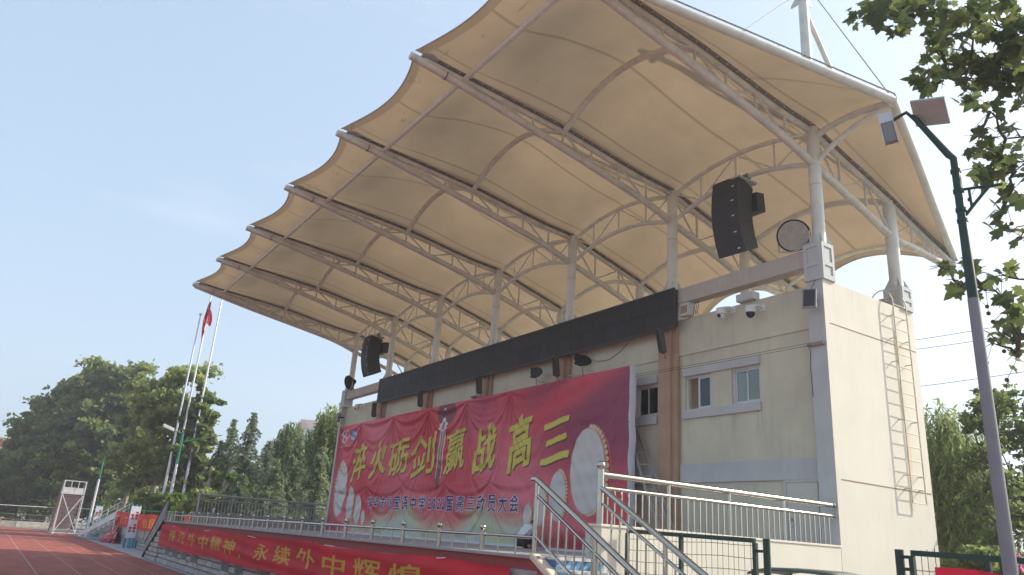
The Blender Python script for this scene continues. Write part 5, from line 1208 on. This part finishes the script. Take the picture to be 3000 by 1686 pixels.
# far street lamps (white pole, green top)
def far_lamp(label, x, y, h, split, heads):
    t = thing('lamp_post', label, 'lamp post', (x, y, 0))
    MB().tube((x,y,0), (x,y,split), .09, .075, n=12).build('lower_pole', POLEW, t); MB().tube((x,y,split), (x,y,h), .06, .05, n=10).build('upper_pole', GREENB, t)
    for p, q_, kind in heads:
        MB().tube(p, q_, .035, .025, n=8).build('arm', GREENB, t)
        v = (Vector(q_)-Vector(p)).normalized()
        if kind == 'lamp': MB().obox(Vector(q_)+v*.3, v*.35, Vector((-v.y,v.x,0))*.16, (0,0,.10)).build('lamp_head', WHITEP, t, smooth=False, bevel=.02)
        else: MB().obox(Vector(q_)+v*.5, v*.5, Vector((-v.y,v.x,.0))*.05, (0,0,.025)).build('panel_edge', POLEG, t, smooth=False)
far_lamp('white and green street lamp with pale lamp head by the flagpoles', -42.95, -3.2, 6.7, 4.8, [((-42.95,-3.2,6.65),(-43.05,-3.8,6.85),'lamp'),((-42.95,-3.2,6.15),(-42.7,-1.9,6.55),'panel')])
far_lamp('white and green lamp pole behind the white slanted steps', -53.46, -6.2, 5.2, 3.85, [((-53.46,-6.2,5.1),(-53.46,-6.1,5.6),'panel')])

# ================================================================== BUILDINGS FAR BEHIND
sb = thing('sign_building', 'beige school building with large red rooftop characters behind the trees', 'building', (-114,-20,0))
SGN = mk('beige_render', (.62,.50,.36), .85, var=.08); MB().box(-124, -108.3, -48, -8.5, 0, 7.8).build('wall', SGN, sb, smooth=False)
MB().box(-108.3, -108.0, -48, -8.5, 7.95, 9.70).build('sign_wall', SGN, sb, smooth=False); MB().box(-124, -107.8, -48.2, -8.3, 7.7, 7.96).build('cornice', mk('cornice_brown', (.28,.16,.10), .8), sb, smooth=False); MB().box(-108.4, -107.9, -48, -8.5, 9.70, 9.82).build('coping', SGN, sb, smooth=False)
for k in range(11):
    for fz in (1.0, 4.4):
        y = -47+k*3.4; w1 = MB().box(-108.3, -108.24, y, y+2.0, fz, fz+1.8).build('window', FRAMEW, sb, smooth=False); MB().box(-108.24, -108.21, y+.1, y+1.9, fz+.1, fz+1.7).build('pane', mk('far_glass', (.05,.07,.08), .2), w1, smooth=False)
def letters(ch, x, y0, y1, z0, z1, mat, parent):
    cu = bpy.data.curves.new('t', 'FONT'); cu.body = ch; cu.extrude = .03; cu.offset = .012; ob = bpy.data.objects.new('t', cu); COL.objects.link(ob)
    me = bpy.data.meshes.new_from_object(ob.evaluated_get(bpy.context.evaluated_depsgraph_get())); bpy.data.objects.remove(ob); bpy.data.curves.remove(cu)
    V = np.array([v.co[:] for v in me.vertices]); lo, hi = V.min(0), V.max(0); T = (V-lo)/(hi-lo); me.name = 'sign_character'
    for v, t in zip(me.vertices, T): v.co = Vector((x+.06*t[2], y0+(y1-y0)*t[0], z0+(z1-z0)*t[1]))-ORG[parent]
    me.materials.clear(); me.materials.append(mat); o = bpy.data.objects.new('sign_character', me); COL.objects.link(o); o.parent = parent
RSG = mk('sign_red', (.36,.05,.06), .6)
letters('就', -107.98, -12.75, -11.70, 8.55, 9.45, RSG, sb); letters('是', -107.98, -11.42, -10.50, 8.62, 9.48, RSG, sb)
ap = thing('apartment_block', 'far grey apartment block with red mansard roof and dormers above the conifers', 'building', (-277,83,0))
c0 = un(914, 1262, dist=300); AX, AY, AZ = c0.x, c0.y, c0.z
fd = Vector((.93,-.36,0)).normalized(); sd2 = Vector((fd.y,-fd.x,0))*-1
def abox(f0, f1, s0_, s1_, z0, z1, nm, mt, par=ap):
    m = MB(); b0 = Vector((AX,AY,0)); m.obox(b0+fd*(f0+f1)/2+sd2*(s0_+s1_)/2+Vector((0,0,(z0+z1)/2)), fd*(f1-f0)/2, sd2*(s1_-s0_)/2, (0,0,(z1-z0)/2)); return m.build(nm, mt, par, smooth=False)
GREYB = mk('apartment_grey', (.30,.31,.34), .8); PINKB = mk('apartment_pink', (.50,.34,.28), .8); ROOFR = mk('mansard_red', (.30,.14,.11), .8); DGL = mk('far_glass', (.05,.07,.08), .2)
abox(-12, 0, -6, 9, 0, AZ+.5, 'wall', GREYB); abox(0, .8, .5, 6.5, 0, AZ+.8, 'bay_wall', PINKB)
m = MB(); b0 = Vector((AX,AY,AZ+.5)); q8 = [b0+fd*a+sd2*b for a, b in ((.6,-6.5),(.6,9.5),(-12.5,9.5),(-12.5,-6.5))]; q9 = [b0+fd*a+sd2*b+Vector((0,0,3.6)) for a, b in ((-1.2,-4.6),(-1.2,7.6),(-10.5,7.6),(-10.5,-4.6))]
m.add(q8+q9, [(3,2,1,0),(4,5,6,7),(0,1,5,4),(1,2,6,5),(2,3,7,6),(3,0,4,7)]); rf = m.build('roof', ROOFR, ap, smooth=False)
for s_ in (-3.5, 3.2):
    b1 = b0+fd*.9+sd2*s_; m = MB(); m.prism([b1+sd2*-1.6, b1+sd2*1.6, b1+sd2*1.6+Vector((0,0,1.4)), b1+Vector((0,0,3.0)), b1+sd2*-1.6+Vector((0,0,1.4))], fd*-2.5); d_ = m.build('dormer', PINKB if s_ > 0 else ROOFR, rf, smooth=False)
for fl_ in range(4):
    z_ = AZ-2.4-fl_*3.0+1.2
    for s_ in (-4.5, -1.6, 1.6, 4.0, 7.4):
        fo_ = .82 if .5 < s_ < 6 else .02; w1 = abox(fo_, fo_+.06, s_-.8, s_+.8, z_, z_+1.6, 'window', FRAMEW); abox(fo_+.06, fo_+.09, s_-.65, s_+.65, z_+.12, z_+1.48, 'pane', DGL, w1)
    abox(.8, 1.7, 1, 5.6, z_-.7, z_-.1, 'balcony', FRAMEW)

# ================================================================== VEGETATION
def leaf_mat(name, dark, light, trans=.35, rough=.55):
    m = bpy.data.materials.new(name); m.use_nodes = True; t = m.node_tree; N = t.nodes; L = t.links; b = N['Principled BSDF']; b.inputs['Roughness'].default_value = rough; b.inputs['Specular IOR Level'].default_value = .35
    a = N.new('ShaderNodeAttribute'); a.attribute_name = 'tint'; oi = N.new('ShaderNodeObjectInfo'); ad = N.new('ShaderNodeMath'); ad.operation = 'MULTIPLY_ADD'; ad.inputs[1].default_value = .35
    L.new(oi.outputs['Random'], ad.inputs[0]); L.new(a.outputs['Fac'], ad.inputs[2])
    cr = N.new('ShaderNodeValToRGB'); cr.color_ramp.elements[0].color = (*dark, 1); cr.color_ramp.elements[1].color = (*light, 1); cr.color_ramp.elements[0].position = .1; cr.color_ramp.elements[1].position = 1.2 if False else 1.0
    L.new(ad.outputs[0], cr.inputs[0]); L.new(cr.outputs[0], b.inputs['Base Color'])
    tr = N.new('ShaderNodeBsdfTranslucent'); hs = N.new('ShaderNodeHueSaturation'); hs.inputs['Value'].default_value = 1.9; hs.inputs['Hue'].default_value = .497; L.new(cr.outputs[0], hs.inputs['Color']); L.new(hs.outputs[0], tr.inputs[0])
    ms = N.new('ShaderNodeMixShader'); ms.inputs[0].default_value = trans; L.new(b.outputs[0], ms.inputs[1]); L.new(tr.outputs[0], ms.inputs[2]); L.new(ms.outputs[0], N['Material Output'].inputs[0]); return m
LF_PLANE = leaf_mat('plane_leaves', (.080,.122,.034), (.32,.35,.100), .5); LF_DARK = leaf_mat('dark_leaves', (.075,.112,.034), (.27,.31,.085), .5); LF_CEDAR = leaf_mat('cedar_needles', (.065,.100,.058), (.24,.285,.150), .38)
LF_WILLOW = leaf_mat('willow_leaves', (.10,.145,.045), (.29,.33,.12), .45); LF_RIGHT = leaf_mat('thin_leaves', (.060,.095,.030), (.24,.28,.085), .52); LF_BRIGHT = leaf_mat('bright_leaves', (.07,.12,.015), (.22,.28,.05), .4)
LF_PINK = leaf_mat('pink_blossom', (.42,.12,.24), (.66,.30,.42), .3)
def leafmesh(name, P, size, mat, parent, elong=1.0, updir=None, tint=None, jit=.6, wid=.36):
    n = len(P); org = np.array(ORG[parent]); Nn = RNG.normal(size=(n, 3)); Nn[:, 2] = np.abs(Nn[:, 2])*.8+.25; Nn /= np.linalg.norm(Nn, axis=1)[:, None]
    D = RNG.normal(size=(n, 3)) if updir is None else np.array(updir)+RNG.normal(size=(n, 3))*jit
    D -= Nn*(D*Nn).sum(1)[:, None]; D /= np.linalg.norm(D, axis=1)[:, None]+1e-9; B = np.cross(Nn, D); sz = size*RNG.uniform(.65, 1.35, n)[:, None]
    a = P-D*sz*.5*elong; b = P+B*sz*wid+Nn*sz*.06-D*sz*.05*elong; c_ = P+D*sz*.55*elong; d = P-B*sz*wid+Nn*sz*.06-D*sz*.05*elong
    V = np.stack([a, b, c_, d], 1).reshape(-1, 3)-org; m = bpy.data.meshes.new(name); nv = len(V)
    m.vertices.add(nv); m.vertices.foreach_set('co', V.astype(np.float32).ravel()); m.loops.add(nv); m.loops.foreach_set('vertex_index', np.arange(nv, dtype=np.int32)); m.polygons.add(n); m.polygons.foreach_set('loop_start', np.arange(0, nv, 4, dtype=np.int32)); m.update(calc_edges=True)
    tt = RNG.uniform(0, .65, n) if tint is None else tint; at = m.attributes.new('tint', 'FLOAT', 'POINT'); at.data.foreach_set('value', np.repeat(tt, 4).astype(np.float32)); m.materials.append(mat)
    o = bpy.data.objects.new(name, m); COL.objects.link(o); o.parent = parent; ORG[o] = Vector(org); return o
def limbs(base, h, spread, r, mat, parent, nl=7, lean=(0,0), start=.28):
    base = Vector(base); top = base+Vector((lean[0], lean[1], h*.86)); pts = [base.lerp(top, k/6)+Vector((random.uniform(-.1,.1)*h*.05*k, random.uniform(-.1,.1)*h*.05*k, 0)) for k in range(7)]
    MB().path(pts, [r*(1-.13*k) for k in range(7)], 8).build('trunk', mat, parent)
    for k in range(nl):
        s_ = start+(.85-start)*k/max(1, nl-1); p = base.lerp(top, s_); an = k*2.4+random.random(); ln = spread*(1.05-.6*s_)*random.uniform(.7, 1); e = p+Vector((math.cos(an)*ln, math.sin(an)*ln, h*.20*random.uniform(.6, 1.2))); mid = p.lerp(e, .5)+Vector((0,0,-.04*h))
        MB().path([p, mid, e], [r*(.55-.3*s_), r*.28, r*.10], 6).build('limb', mat, parent)
def crown_pts(c, rx, ry, rz, blobs, per, br, flat=.8):
    P = []; T = []; c = np.array(c); ax = np.array([rx, ry, rz]); big = max(5, blobs//5); BC = []
    for k in range(big):                                     # boughs
        v = RNG.normal(size=3); v /= np.linalg.norm(v); BC.append((c+v*ax*RNG.uniform(.35, .85), RNG.uniform(.0, .30)))
    for k in range(blobs):                                   # leaf sprays on the boughs, uneven in size and shape
        bc, tb = BC[k % big]; v = RNG.normal(size=3); v /= np.linalg.norm(v); q = bc+v*br*RNG.uniform(.3, 1.5)*np.array([1.1, 1.1, .9]); rel = (q-c)/ax; ln = np.linalg.norm(rel)
        if ln > 1.12: q = c+rel/ln*1.08*ax
        b_ = br*RNG.uniform(.22, .75); n = max(6, int(per*RNG.uniform(.4, 1.5))); d = RNG.normal(size=(n, 3))*np.array([RNG.uniform(.35, .75), RNG.uniform(.35, .75), RNG.uniform(.25, .55)*flat])
        P.append(q+d*b_); T.append(np.clip(tb+RNG.uniform(.0, .20)+.12*d[:, 2]+RNG.uniform(-.1, .12, n), 0, .65))
    n = blobs//2; v = RNG.normal(size=(n, 3)); v /= np.linalg.norm(v, axis=1)[:, None]; P.append(c+v*ax*RNG.uniform(.55, .9, n)[:, None]); T.append(RNG.uniform(.1, .6, n))
    return np.concatenate(P), np.concatenate(T)
def tree(name, label, pos, h, rx, ry, zc, rz, leaf, mat, bark, blobs=30, per=230, br=1.0, r=.18, group=None, lean=(0,0), nl=7, start=.28, cat='tree'):
    t = thing(name, label, cat, pos, group); limbs(pos, h, max(rx, ry), r, bark, t, nl, lean, start)
    P, T = crown_pts((pos[0]+lean[0], pos[1]+lean[1], zc), rx, ry, rz, blobs, per, br); leafmesh('crown', P, leaf, mat, t, tint=T); return t
def at(u, v, d): p = un(u, v, dist=d); return p
# row of broadleaf trees left of the flagpoles: (pixel of the crown top, distance, crown half width in pixels)
BIG = [('tall loose plane tree with pale limbs behind the flagpoles', 540,1040,58,78,LF_PLANE,BARKP,24,170),
       ('plane tree with yellowing leaves beside the conifers and flagpoles', 610,1110,56,52,LF_PLANE,BARKP,18,170),
       ('thin pale topped plane tree between the two rounded crowns', 455,1065,66,60,LF_PLANE,BARKP,20,180),
       ('broad rounded dark green tree next to the thin pale topped tree', 392,1068,84,72,LF_DARK,BARKD,34,300),
       ('broad rounded olive tinged tree with a lumpy top', 292,1078,86,78,LF_PLANE,BARKD,38,300),
       ('dark shoulder shaped tree stepping down towards the school building', 222,1140,88,76,LF_DARK,BARKD,38,300),
       ('lower dark tree behind the white step tower', 162,1205,89,76,LF_DARK,BARKD,34,300),
       ('small pale tree beside the red rooftop characters', 88,1272,92,48,LF_PLANE,BARKD,24,260),
       ('dark low tree under the school roof edge', 22,1335,93,70,LF_DARK,BARKD,34,280)]
for lab, u, v, d, hw, lm, bk, nb, per in BIG:
    top = at(u, v, d); base = (top.x, top.y, 0); H = top.z; rw = hw/2195*d*1.02; zc = H*.59; rz = H*.48
    tree('broadleaf_tree', lab, base, H*.97, rw*1.25, rw*1.05, zc, rz, 34/100 if d < 80 else .46, lm, bk, 3*(nb+26), int(per*.62), rw*.42, .2, 'broadleaf trees beyond the track')
# lower understorey in front of those trees
LOW = [('dense shrub with broad bright leaves below the flagpoles', 515,1470,48,55,2.9,LF_BRIGHT),('bright leafy shrub behind the slogan cloth', 452,1455,58,48,3.4,LF_BRIGHT),('dark bushy undergrowth behind the green panel', 330,1440,84,70,5.6,LF_DARK),('dark bushy undergrowth behind the step tower', 200,1400,85,85,6.2,LF_DARK),('dark bushy undergrowth behind the kerb railing', 80,1390,88,95,6.4,LF_DARK),('leafy shrub with bright tips behind the dull side railing', 600,1440,44,62,3.4,LF_PLANE),('dark hedge shrub at the end of the far kerb railing', -60,1400,88,90,6.6,LF_DARK),('dark leafy shrub behind the notice boards', 400,1440,74,60,5.0,LF_PLANE),('olive leafy shrub between the flagpoles and the slanted steps', 470,1420,70,60,5.5,LF_PLANE)]
for lab, u, v, d, hw, H, lm in LOW:
    p = at(u, v, d); rw = hw/2195*d; t = thing('shrub', lab, 'shrub', (p.x, p.y, 0), 'undergrowth beyond the track')
    P, T = crown_pts((p.x, p.y, H*.5), rw, rw*.8, H*.5, 80, 100, rw*.5); leafmesh('foliage', P, .26 if lm is not LF_BRIGHT else .30, lm, t, tint=T)
    for k in range(3): MB().path([(p.x+.1*k,p.y,0), (p.x+random.uniform(-.4,.4),p.y+random.uniform(-.4,.4),H*.4), (p.x+random.uniform(-.8,.8),p.y+random.uniform(-.8,.8),H*.75)], [.06,.045,.02], 6).build('stem', BARKD, t)
# dense wood that closes the view far behind
wd = thing('far_wood', 'dark wood closing the view far behind the trees', 'wood', (-85,0,0)); wd['kind'] = 'stuff'
Pw = []; Tw = []
for k in range(34):
    f = k/33; P, T = crown_pts((-98-4*math.sin(k), -40+f*56, 3.6), 2.4, 1.8, 3.2, 24, 60, 1.4); Pw.append(P); Tw.append(T*.7)
for k in range(26):
    f = k/25; pw_ = un(590+f*420, 1500, dist=64+4*math.sin(k*2.3)); P, T = crown_pts((pw_.x, pw_.y, 2.9), 1.9, 1.7, 3.1+.7*math.sin(k*1.7), 26, 60, 1.3); Pw.append(P); Tw.append(T*.85)
leafmesh('foliage', np.concatenate(Pw), .38, LF_DARK, wd, tint=np.concatenate(Tw))
# pollarded plane trunk with a few leaves
pt = un(622, 1440, dist=44); pl = thing('pollarded_tree', 'bare pale forked plane trunk with few yellow green leaves before the conifers', 'tree', (pt.x, pt.y, 0))
MB().path([(pt.x,pt.y,0), (pt.x,pt.y,1.8), (pt.x+.2,pt.y+.55,3.4), (pt.x+.25,pt.y+.75,4.3)], [.26,.23,.19,.15], 10).build('trunk', BARKP, pl); MB().path([(pt.x,pt.y,1.7), (pt.x-.1,pt.y-.25,3.2), (pt.x-.1,pt.y-.2,4.3)], [.17,.15,.11], 8).build('limb', BARKP, pl); MB().path([(pt.x+.2,pt.y+.5,2.9), (pt.x+.3,pt.y+1.1,3.7)], [.12,.08], 8).build('limb', BARKP, pl)
P, T = crown_pts((pt.x+.2,pt.y+.3,3.9), .8, 1.6, 1.0, 12, 40, .4); leafmesh('leaves', P, .28, LF_BRIGHT, pl, tint=T)
# cedars
def cedar(label, u, v, d, wpx, seed, group='cedars behind the stage'):
    rr_ = np.random.default_rng(seed); top = un(u, v, dist=d); H = top.z; Rr = wpx/2195*d; t = thing('cedar_tree', label, 'tree', (top.x, top.y, 0), group)
    MB().path([(top.x,top.y,0), (top.x,top.y,H*.5), (top.x+.05,top.y,H*.99)], [.15,.09,.012], 8).build('trunk', BARKD, t); P = []; T = []; br = MB()
    z_ = .5; k = 0
    while z_ < H-.05:
        f = 1-z_/H; L_ = Rr*(f**.85)+.06
        for j in range(5):
            an = k*2.1+j*2*math.pi/5+rr_.uniform(-.5, .5); ln = L_*rr_.uniform(.45, 1.2); n = max(5, int(ln*26)); s_ = np.linspace(.06, 1, n); dx, dy = math.cos(an), math.sin(an)
            zz_ = z_+.30*ln*np.sin(s_*1.9)-.42*ln*s_**2.4; base = np.stack([top.x+dx*ln*s_, top.y+dy*ln*s_, zz_], 1); tn = rr_.uniform(0, .4)
            for rep in range(3):
                off = rr_.normal(size=(n, 3))*np.array([.07, .07, .015])*(.4+1.2*s_*(1-s_)*2)[:, None]; off[:, 2] -= np.abs(rr_.normal(size=n))*.085; P.append(base+off); T.append(np.clip(tn+.2*s_+rr_.uniform(-.1, .1, n), 0, .65))
            if ln > .3: br.path([base[0], base[n//2], base[-1]], [.022,.014,.006], 4)
        z_ += .20+.16*f*rr_.uniform(.7, 1.3); k += 1
    br.build('branches', BARKD, t)['kind'] = 'stuff'; P = np.concatenate(P); leafmesh('needles', P, .105, LF_CEDAR, t, elong=1.9, updir=(0,0,-.9), jit=.6, tint=np.concatenate(T))
cedar('slender pale tipped cedar with drooping spire above the dull railing', 747,1204,50,105,1)
cedar('narrow cedar spire right of the flagpoles', 688,1226,52,80,2)
cedar('dark full cedar in front of the willow', 880,1275,46,95,3)
cedar('wide dark cedar against the building end', 948,1300,42,105,4)
cedar('low feathery cedar between the taller spires', 812,1340,44,105,5)
cedar('feathery cedar filling the gap before the willow', 792,1285,54,105,15)
cedar('young cedar half hidden behind the flagpole shrubs', 650,1290,50,85,16)
cedar('short dark cedar behind the dull railing', 715,1380,43,95,6)
# willows
def willow(label, u, v, d, wpx, seed, lm, zfloor=.6, ns=260, cat_group='willows'):
    rr_ = np.random.default_rng(seed); top = un(u, v, dist=d); H = top.z; Rr = wpx/2195*d; t = thing('willow_tree', label, 'tree', (top.x, top.y, 0), cat_group)
    limbs((top.x, top.y, 0), H*.95, Rr, .2, BARKD, t, 8); P = []
    for k in range(ns):
        a = rr_.uniform(0, 2*math.pi); q_ = rr_.uniform(0, 1)**.5; x, y = top.x+math.cos(a)*Rr*q_, top.y+math.sin(a)*Rr*q_; z_ = H*(1-.20*q_**3)*rr_.uniform(.70, 1.0); ln = min(z_-zfloor, rr_.uniform(.25, .6)*H); s_ = np.arange(0, ln, .07); n = len(s_)
        sw = .25*np.sin(s_*.9+k); P.append(np.stack([x+sw*math.cos(a)*.4+rr_.normal(size=n)*.05, y+sw*math.sin(a)*.4+rr_.normal(size=n)*.05, z_-s_], 1))
    P = np.concatenate(P); leafmesh('strands', P, .17 if d > 35 else .12, lm, t, elong=1.9, updir=(0,0,-1), jit=.45, wid=.20 if d < 35 else .3, tint=np.clip(rr_.uniform(0, .6, len(P)), 0, .65))
willow('pale yellow green willow between the cedars under the apartment block', 862,1232,60,50,7,LF_WILLOW,ns=340)
willow('green willow hanging against the far building corner', 985,1180,48,62,8,LF_WILLOW,ns=340)
willow('hanging willow behind the lamp post beside the sunlit end wall', 2760,1165,23,100,9,LF_WILLOW,ns=430)
# broadleaf trees and shrubs behind the lamp post
def rtree(label, u, v, d, wpx, seed, lm, nb, per, leaf, rzf=.40, r=.10, zcf=.60):
    top = un(u, v, dist=d); rw = wpx/2195*d; tree('garden_tree', label, (top.x, top.y, 0), top.z*.96, rw, rw, top.z*zcf, top.z*rzf, leaf*.8, lm, BARKD, nb*4, int(per*.42), rw*.36, r, 'garden trees behind the building', nl=9, start=.2)
rtree('slender tree with thin upright stem left of the lamp post', 2868,1070,19.5,78,1,LF_RIGHT,40,62,.13)
rtree('leafy garden tree rising behind the lamp post', 2968,1040,21,90,2,LF_RIGHT,56,80,.13)
rtree('sparse garden tree at the picture edge behind the near plane leaves', 3090,1120,25,95,3,LF_RIGHT,40,90,.15)
for lab, u, v, d, hw, H, lm in (('sunlit bushy shrub at the foot of the willow',2770,1600,20,80,2.4,LF_BRIGHT),('dark bushy shrub behind the red fence cloth',2890,1600,18,80,2.6,LF_RIGHT),('low green shrub behind the lamp post foot',2990,1620,16,70,2.2,LF_RIGHT),('tall shaded shrub beside the end wall foot',2720,1600,24,60,3.4,LF_RIGHT)):
    p = un(u, v, dist=d); rw = hw/2195*d; t = thing('shrub', lab, 'shrub', (p.x, p.y, 0), 'shrubs behind the fence'); P, T = crown_pts((p.x,p.y,H*.5), rw, rw, H*.5, 80, 85, rw*.45); leafmesh('foliage', P, .13, lm, t, tint=T)
    for k in range(3): MB().path([(p.x+.1*k,p.y,0), (p.x+random.uniform(-.3,.3),p.y+random.uniform(-.3,.3),H*.7)], [.03,.012], 5).build('stem', BARKD, t)
p = un(2975, 1600, dist=13.5); t = thing('flowering_shrub', 'pink flowering shrub beside the lamp post foot', 'shrub', (p.x, p.y, 0)); P, T = crown_pts((p.x,p.y,1.0), .5, .5, .75, 16, 90, .25); leafmesh('foliage', P, .08, LF_RIGHT, t, tint=T)
P, T = crown_pts((p.x,p.y,1.75), .38, .38, .28, 12, 45, .10); leafmesh('blossom', P, .055, LF_PINK, t, tint=T); MB().tube((p.x,p.y,0), (p.x,p.y,1.4), .025, .012, n=6).build('stem', BARKD, t)

# near plane tree hanging in from the right: lobed leaves
def plane_leaf():
    out = [(0,-.06),(.14,-.18),(.34,-.28),(.36,-.14),(.60,-.10),(.50,.06),(.74,.30),(.50,.30),(.44,.42),(.26,.40),(.20,.60),(0,.92)]
    pts = [(-x, y) for x, y in reversed(out[1:-1])]; ring = out+pts; V = [(0,.12,.02)]+[(x, y, -.10*abs(x)+.03*math.sin(y*4)-.06*max(0, y-.4)) for x, y in ring]; n = len(ring)
    return V, [(0, 1+k, 1+(k+1) % n) for k in range(n)]
PLV, PLF = plane_leaf(); PLF += []
LEAFM = leaf_mat('near_plane_leaf', (.042,.064,.024), (.17,.195,.055), .46, .5)
pm_ = bpy.data.meshes.new('leaf'); st_ = [(-.006,-.06,0),(.006,-.06,0),(.004,-.55,.03),(-.004,-.55,.03)]; nb0 = len(PLV)
pm_.from_pydata(PLV+st_, [], PLF+[(nb0,nb0+1,nb0+2,nb0+3)]); pm_.materials.append(LEAFM)
ptree = thing('plane_tree', 'near plane tree with large lobed leaves and seed balls hanging in beside the lamp post', 'tree', (10.6,-3.6,0))
CL = [(2180,30,48,22),(2245,40,52,26),(2300,20,48,22),(2360,40,58,32),(2430,60,66,38),(2500,40,66,38),(2560,90,56,34),(2340,120,36,12),(2330,195,42,18),(2380,160,46,20),(2440,160,56,30),(2510,180,56,30),(2560,230,46,24),(2430,230,34,10),(2490,280,30,8),(2470,360,36,15),(2530,350,46,22),(2500,420,46,22),(2555,430,46,22),(2465,450,26,7),(2530,510,36,12),(2510,560,26,6),(2380,665,26,8),(2440,670,30,8),(2420,720,20,4),(2520,690,40,14),(2480,730,30,8),(2550,760,40,15),(2540,830,36,12),(2500,850,16,3),(2560,900,26,8),(2565,600,26,6),(2640,60,60,26),(2640,200,60,24),(2640,350,60,22),(2640,520,60,18),(2640,720,60,18)]
LE = []; cents = []
for (u, v, rr_, n) in CL:
    n = int(n*(1.45 if v < 260 else .75))
    d0 = random.uniform(8.3, 9.3); cc = un(u*1.1646, v*1.1646, dist=d0); cents.append((cc, u, v))
    for k in range(n):
        a = random.uniform(0, 6.28); q_ = math.sqrt(random.random())*rr_; p = un((u+math.cos(a)*q_)*1.1646, (v+math.sin(a)*q_)*1.1646, dist=d0+random.uniform(-.35, .35)); LE.append(p)
def leaf_mx(p):
    nrm = Vector((random.gauss(0,.55), random.gauss(0,.55), random.uniform(.25, 1))).normalized(); d = Vector((random.gauss(-.3,.7), random.gauss(0,.7), random.gauss(-.45,.4))); d = (d-nrm*d.dot(nrm)).normalized(); x = d.cross(nrm); sz = random.choice((random.uniform(.08, .13), random.uniform(.12, .20)))
    M = Matrix((x, d, nrm)).transposed()*sz; return Matrix.Translation(p-ORG[ptree]) @ M.to_4x4(), sz
mxs = sorted([leaf_mx(p)+(p,) for p in LE], key=lambda q_: -q_[1])
vis = [q_ for q_ in mxs if True]
for M, sz, p in vis[:300]:
    o = bpy.data.objects.new('leaf', pm_); COL.objects.link(o); o.parent = ptree; o.matrix_local = M
Vr = []; Fr = []
PV = np.array(PLV+st_)
for M, sz, p in vis[300:]:
    o_ = len(Vr); Mn = np.array(M); Vr += (PV @ Mn[:3,:3].T+Mn[:3,3]).tolist(); Fr += [tuple(i+o_ for i in f) for f in PLF+[(nb0,nb0+1,nb0+2,nb0+3)]]
lm_ = bpy.data.meshes.new('leaves'); lm_.from_pydata(Vr, [], Fr); lm_.materials.append(LEAFM); at_ = lm_.attributes.new('tint', 'FLOAT', 'POINT'); at_.data.foreach_set('value', np.repeat(RNG.uniform(0, .6, len(vis[300:])), len(PV)).astype(np.float32))
lo_ = bpy.data.objects.new('leaves', lm_); COL.objects.link(lo_); lo_.parent = ptree; lo_['kind'] = 'stuff'
MB().path([(10.6,-3.6,0), (10.5,-3.6,3), (10.2,-3.6,6), (9.8,-3.7,9)], [.24,.21,.17,.10], 12).build('trunk', BARKP, ptree)
hubs = [Vector((7.6,-3.6,8.4)), Vector((7.4,-3.6,7.0)), Vector((7.2,-3.6,5.4))]; srcs = [Vector((10.2,-3.6,6.2)), Vector((10.35,-3.6,4.8)), Vector((10.5,-3.6,3.2))]
for h_, s_ in zip(hubs, srcs): MB().path([s_, s_.lerp(h_, .5)+Vector((0,0,.2)), h_], [.10,.07,.05], 8).build('limb', BARKP, ptree)
joined = list(hubs)
for cc, u, v in sorted(cents, key=lambda q_: -q_[1]):
    h_ = min(joined, key=lambda q_: (q_-cc).length); joined.append(cc); dd = (cc-h_).length; jv = lambda: Vector((random.gauss(0,.06), random.gauss(0,.06), random.gauss(.03,.06)))*dd
    pth = [h_, h_.lerp(cc, .3)+jv(), h_.lerp(cc, .65)+jv(), cc]; MB().path(pth, [.020,.015,.010,.006], 5).build('twig', BARKD, ptree)
    for kk in range(3):
        e_ = cc+Vector((random.uniform(-.14,.16), random.uniform(-.15,.15), random.uniform(-.12,.14))); MB().path([pth[2], pth[2].lerp(e_, .5)+Vector((0,0,.04)), e_], [.008,.006,.003], 4).build('twig', BARKD, ptree)
    if random.random() < .75:
        b = cc+Vector((random.uniform(-.2,.2), random.uniform(-.2,.2), -.22)); sb_ = MB().ball(b, .022, 8, 6).build('seed_ball', mk('seed_ball', (.10,.08,.04), .9, bump=.6, bscale=60), ptree); MB().tube(b, cc, .003, n=4).build('stalk', BARKD, sb_)

# ================================================================== thin summer haze
hm = bpy.data.materials.new('haze'); hm.use_nodes = True; hm.node_tree.nodes.clear()
hv = hm.node_tree.nodes.new('ShaderNodeVolumePrincipled'); hv.inputs['Color'].default_value = (.90,.94,1,1); hv.inputs['Density'].default_value = .0012; hv.inputs['Anisotropy'].default_value = .35
ho = hm.node_tree.nodes.new('ShaderNodeOutputMaterial'); hm.node_tree.links.new(hv.outputs[0], ho.inputs['Volume'])
hb = MB().box(-390, 130, -160, 230, -1.0, 70).build('haze', hm, smooth=False); hb['kind'] = 'stuff'
SC.cycles.volume_bounces = 1
# ================================================================== final scale: modelling units to metres
for o in list(SC.objects):
    if o.parent is None and o.type in ('MESH', 'EMPTY'):
        o.location = Vector(o.location)*S; o.scale = Vector(o.scale)*S
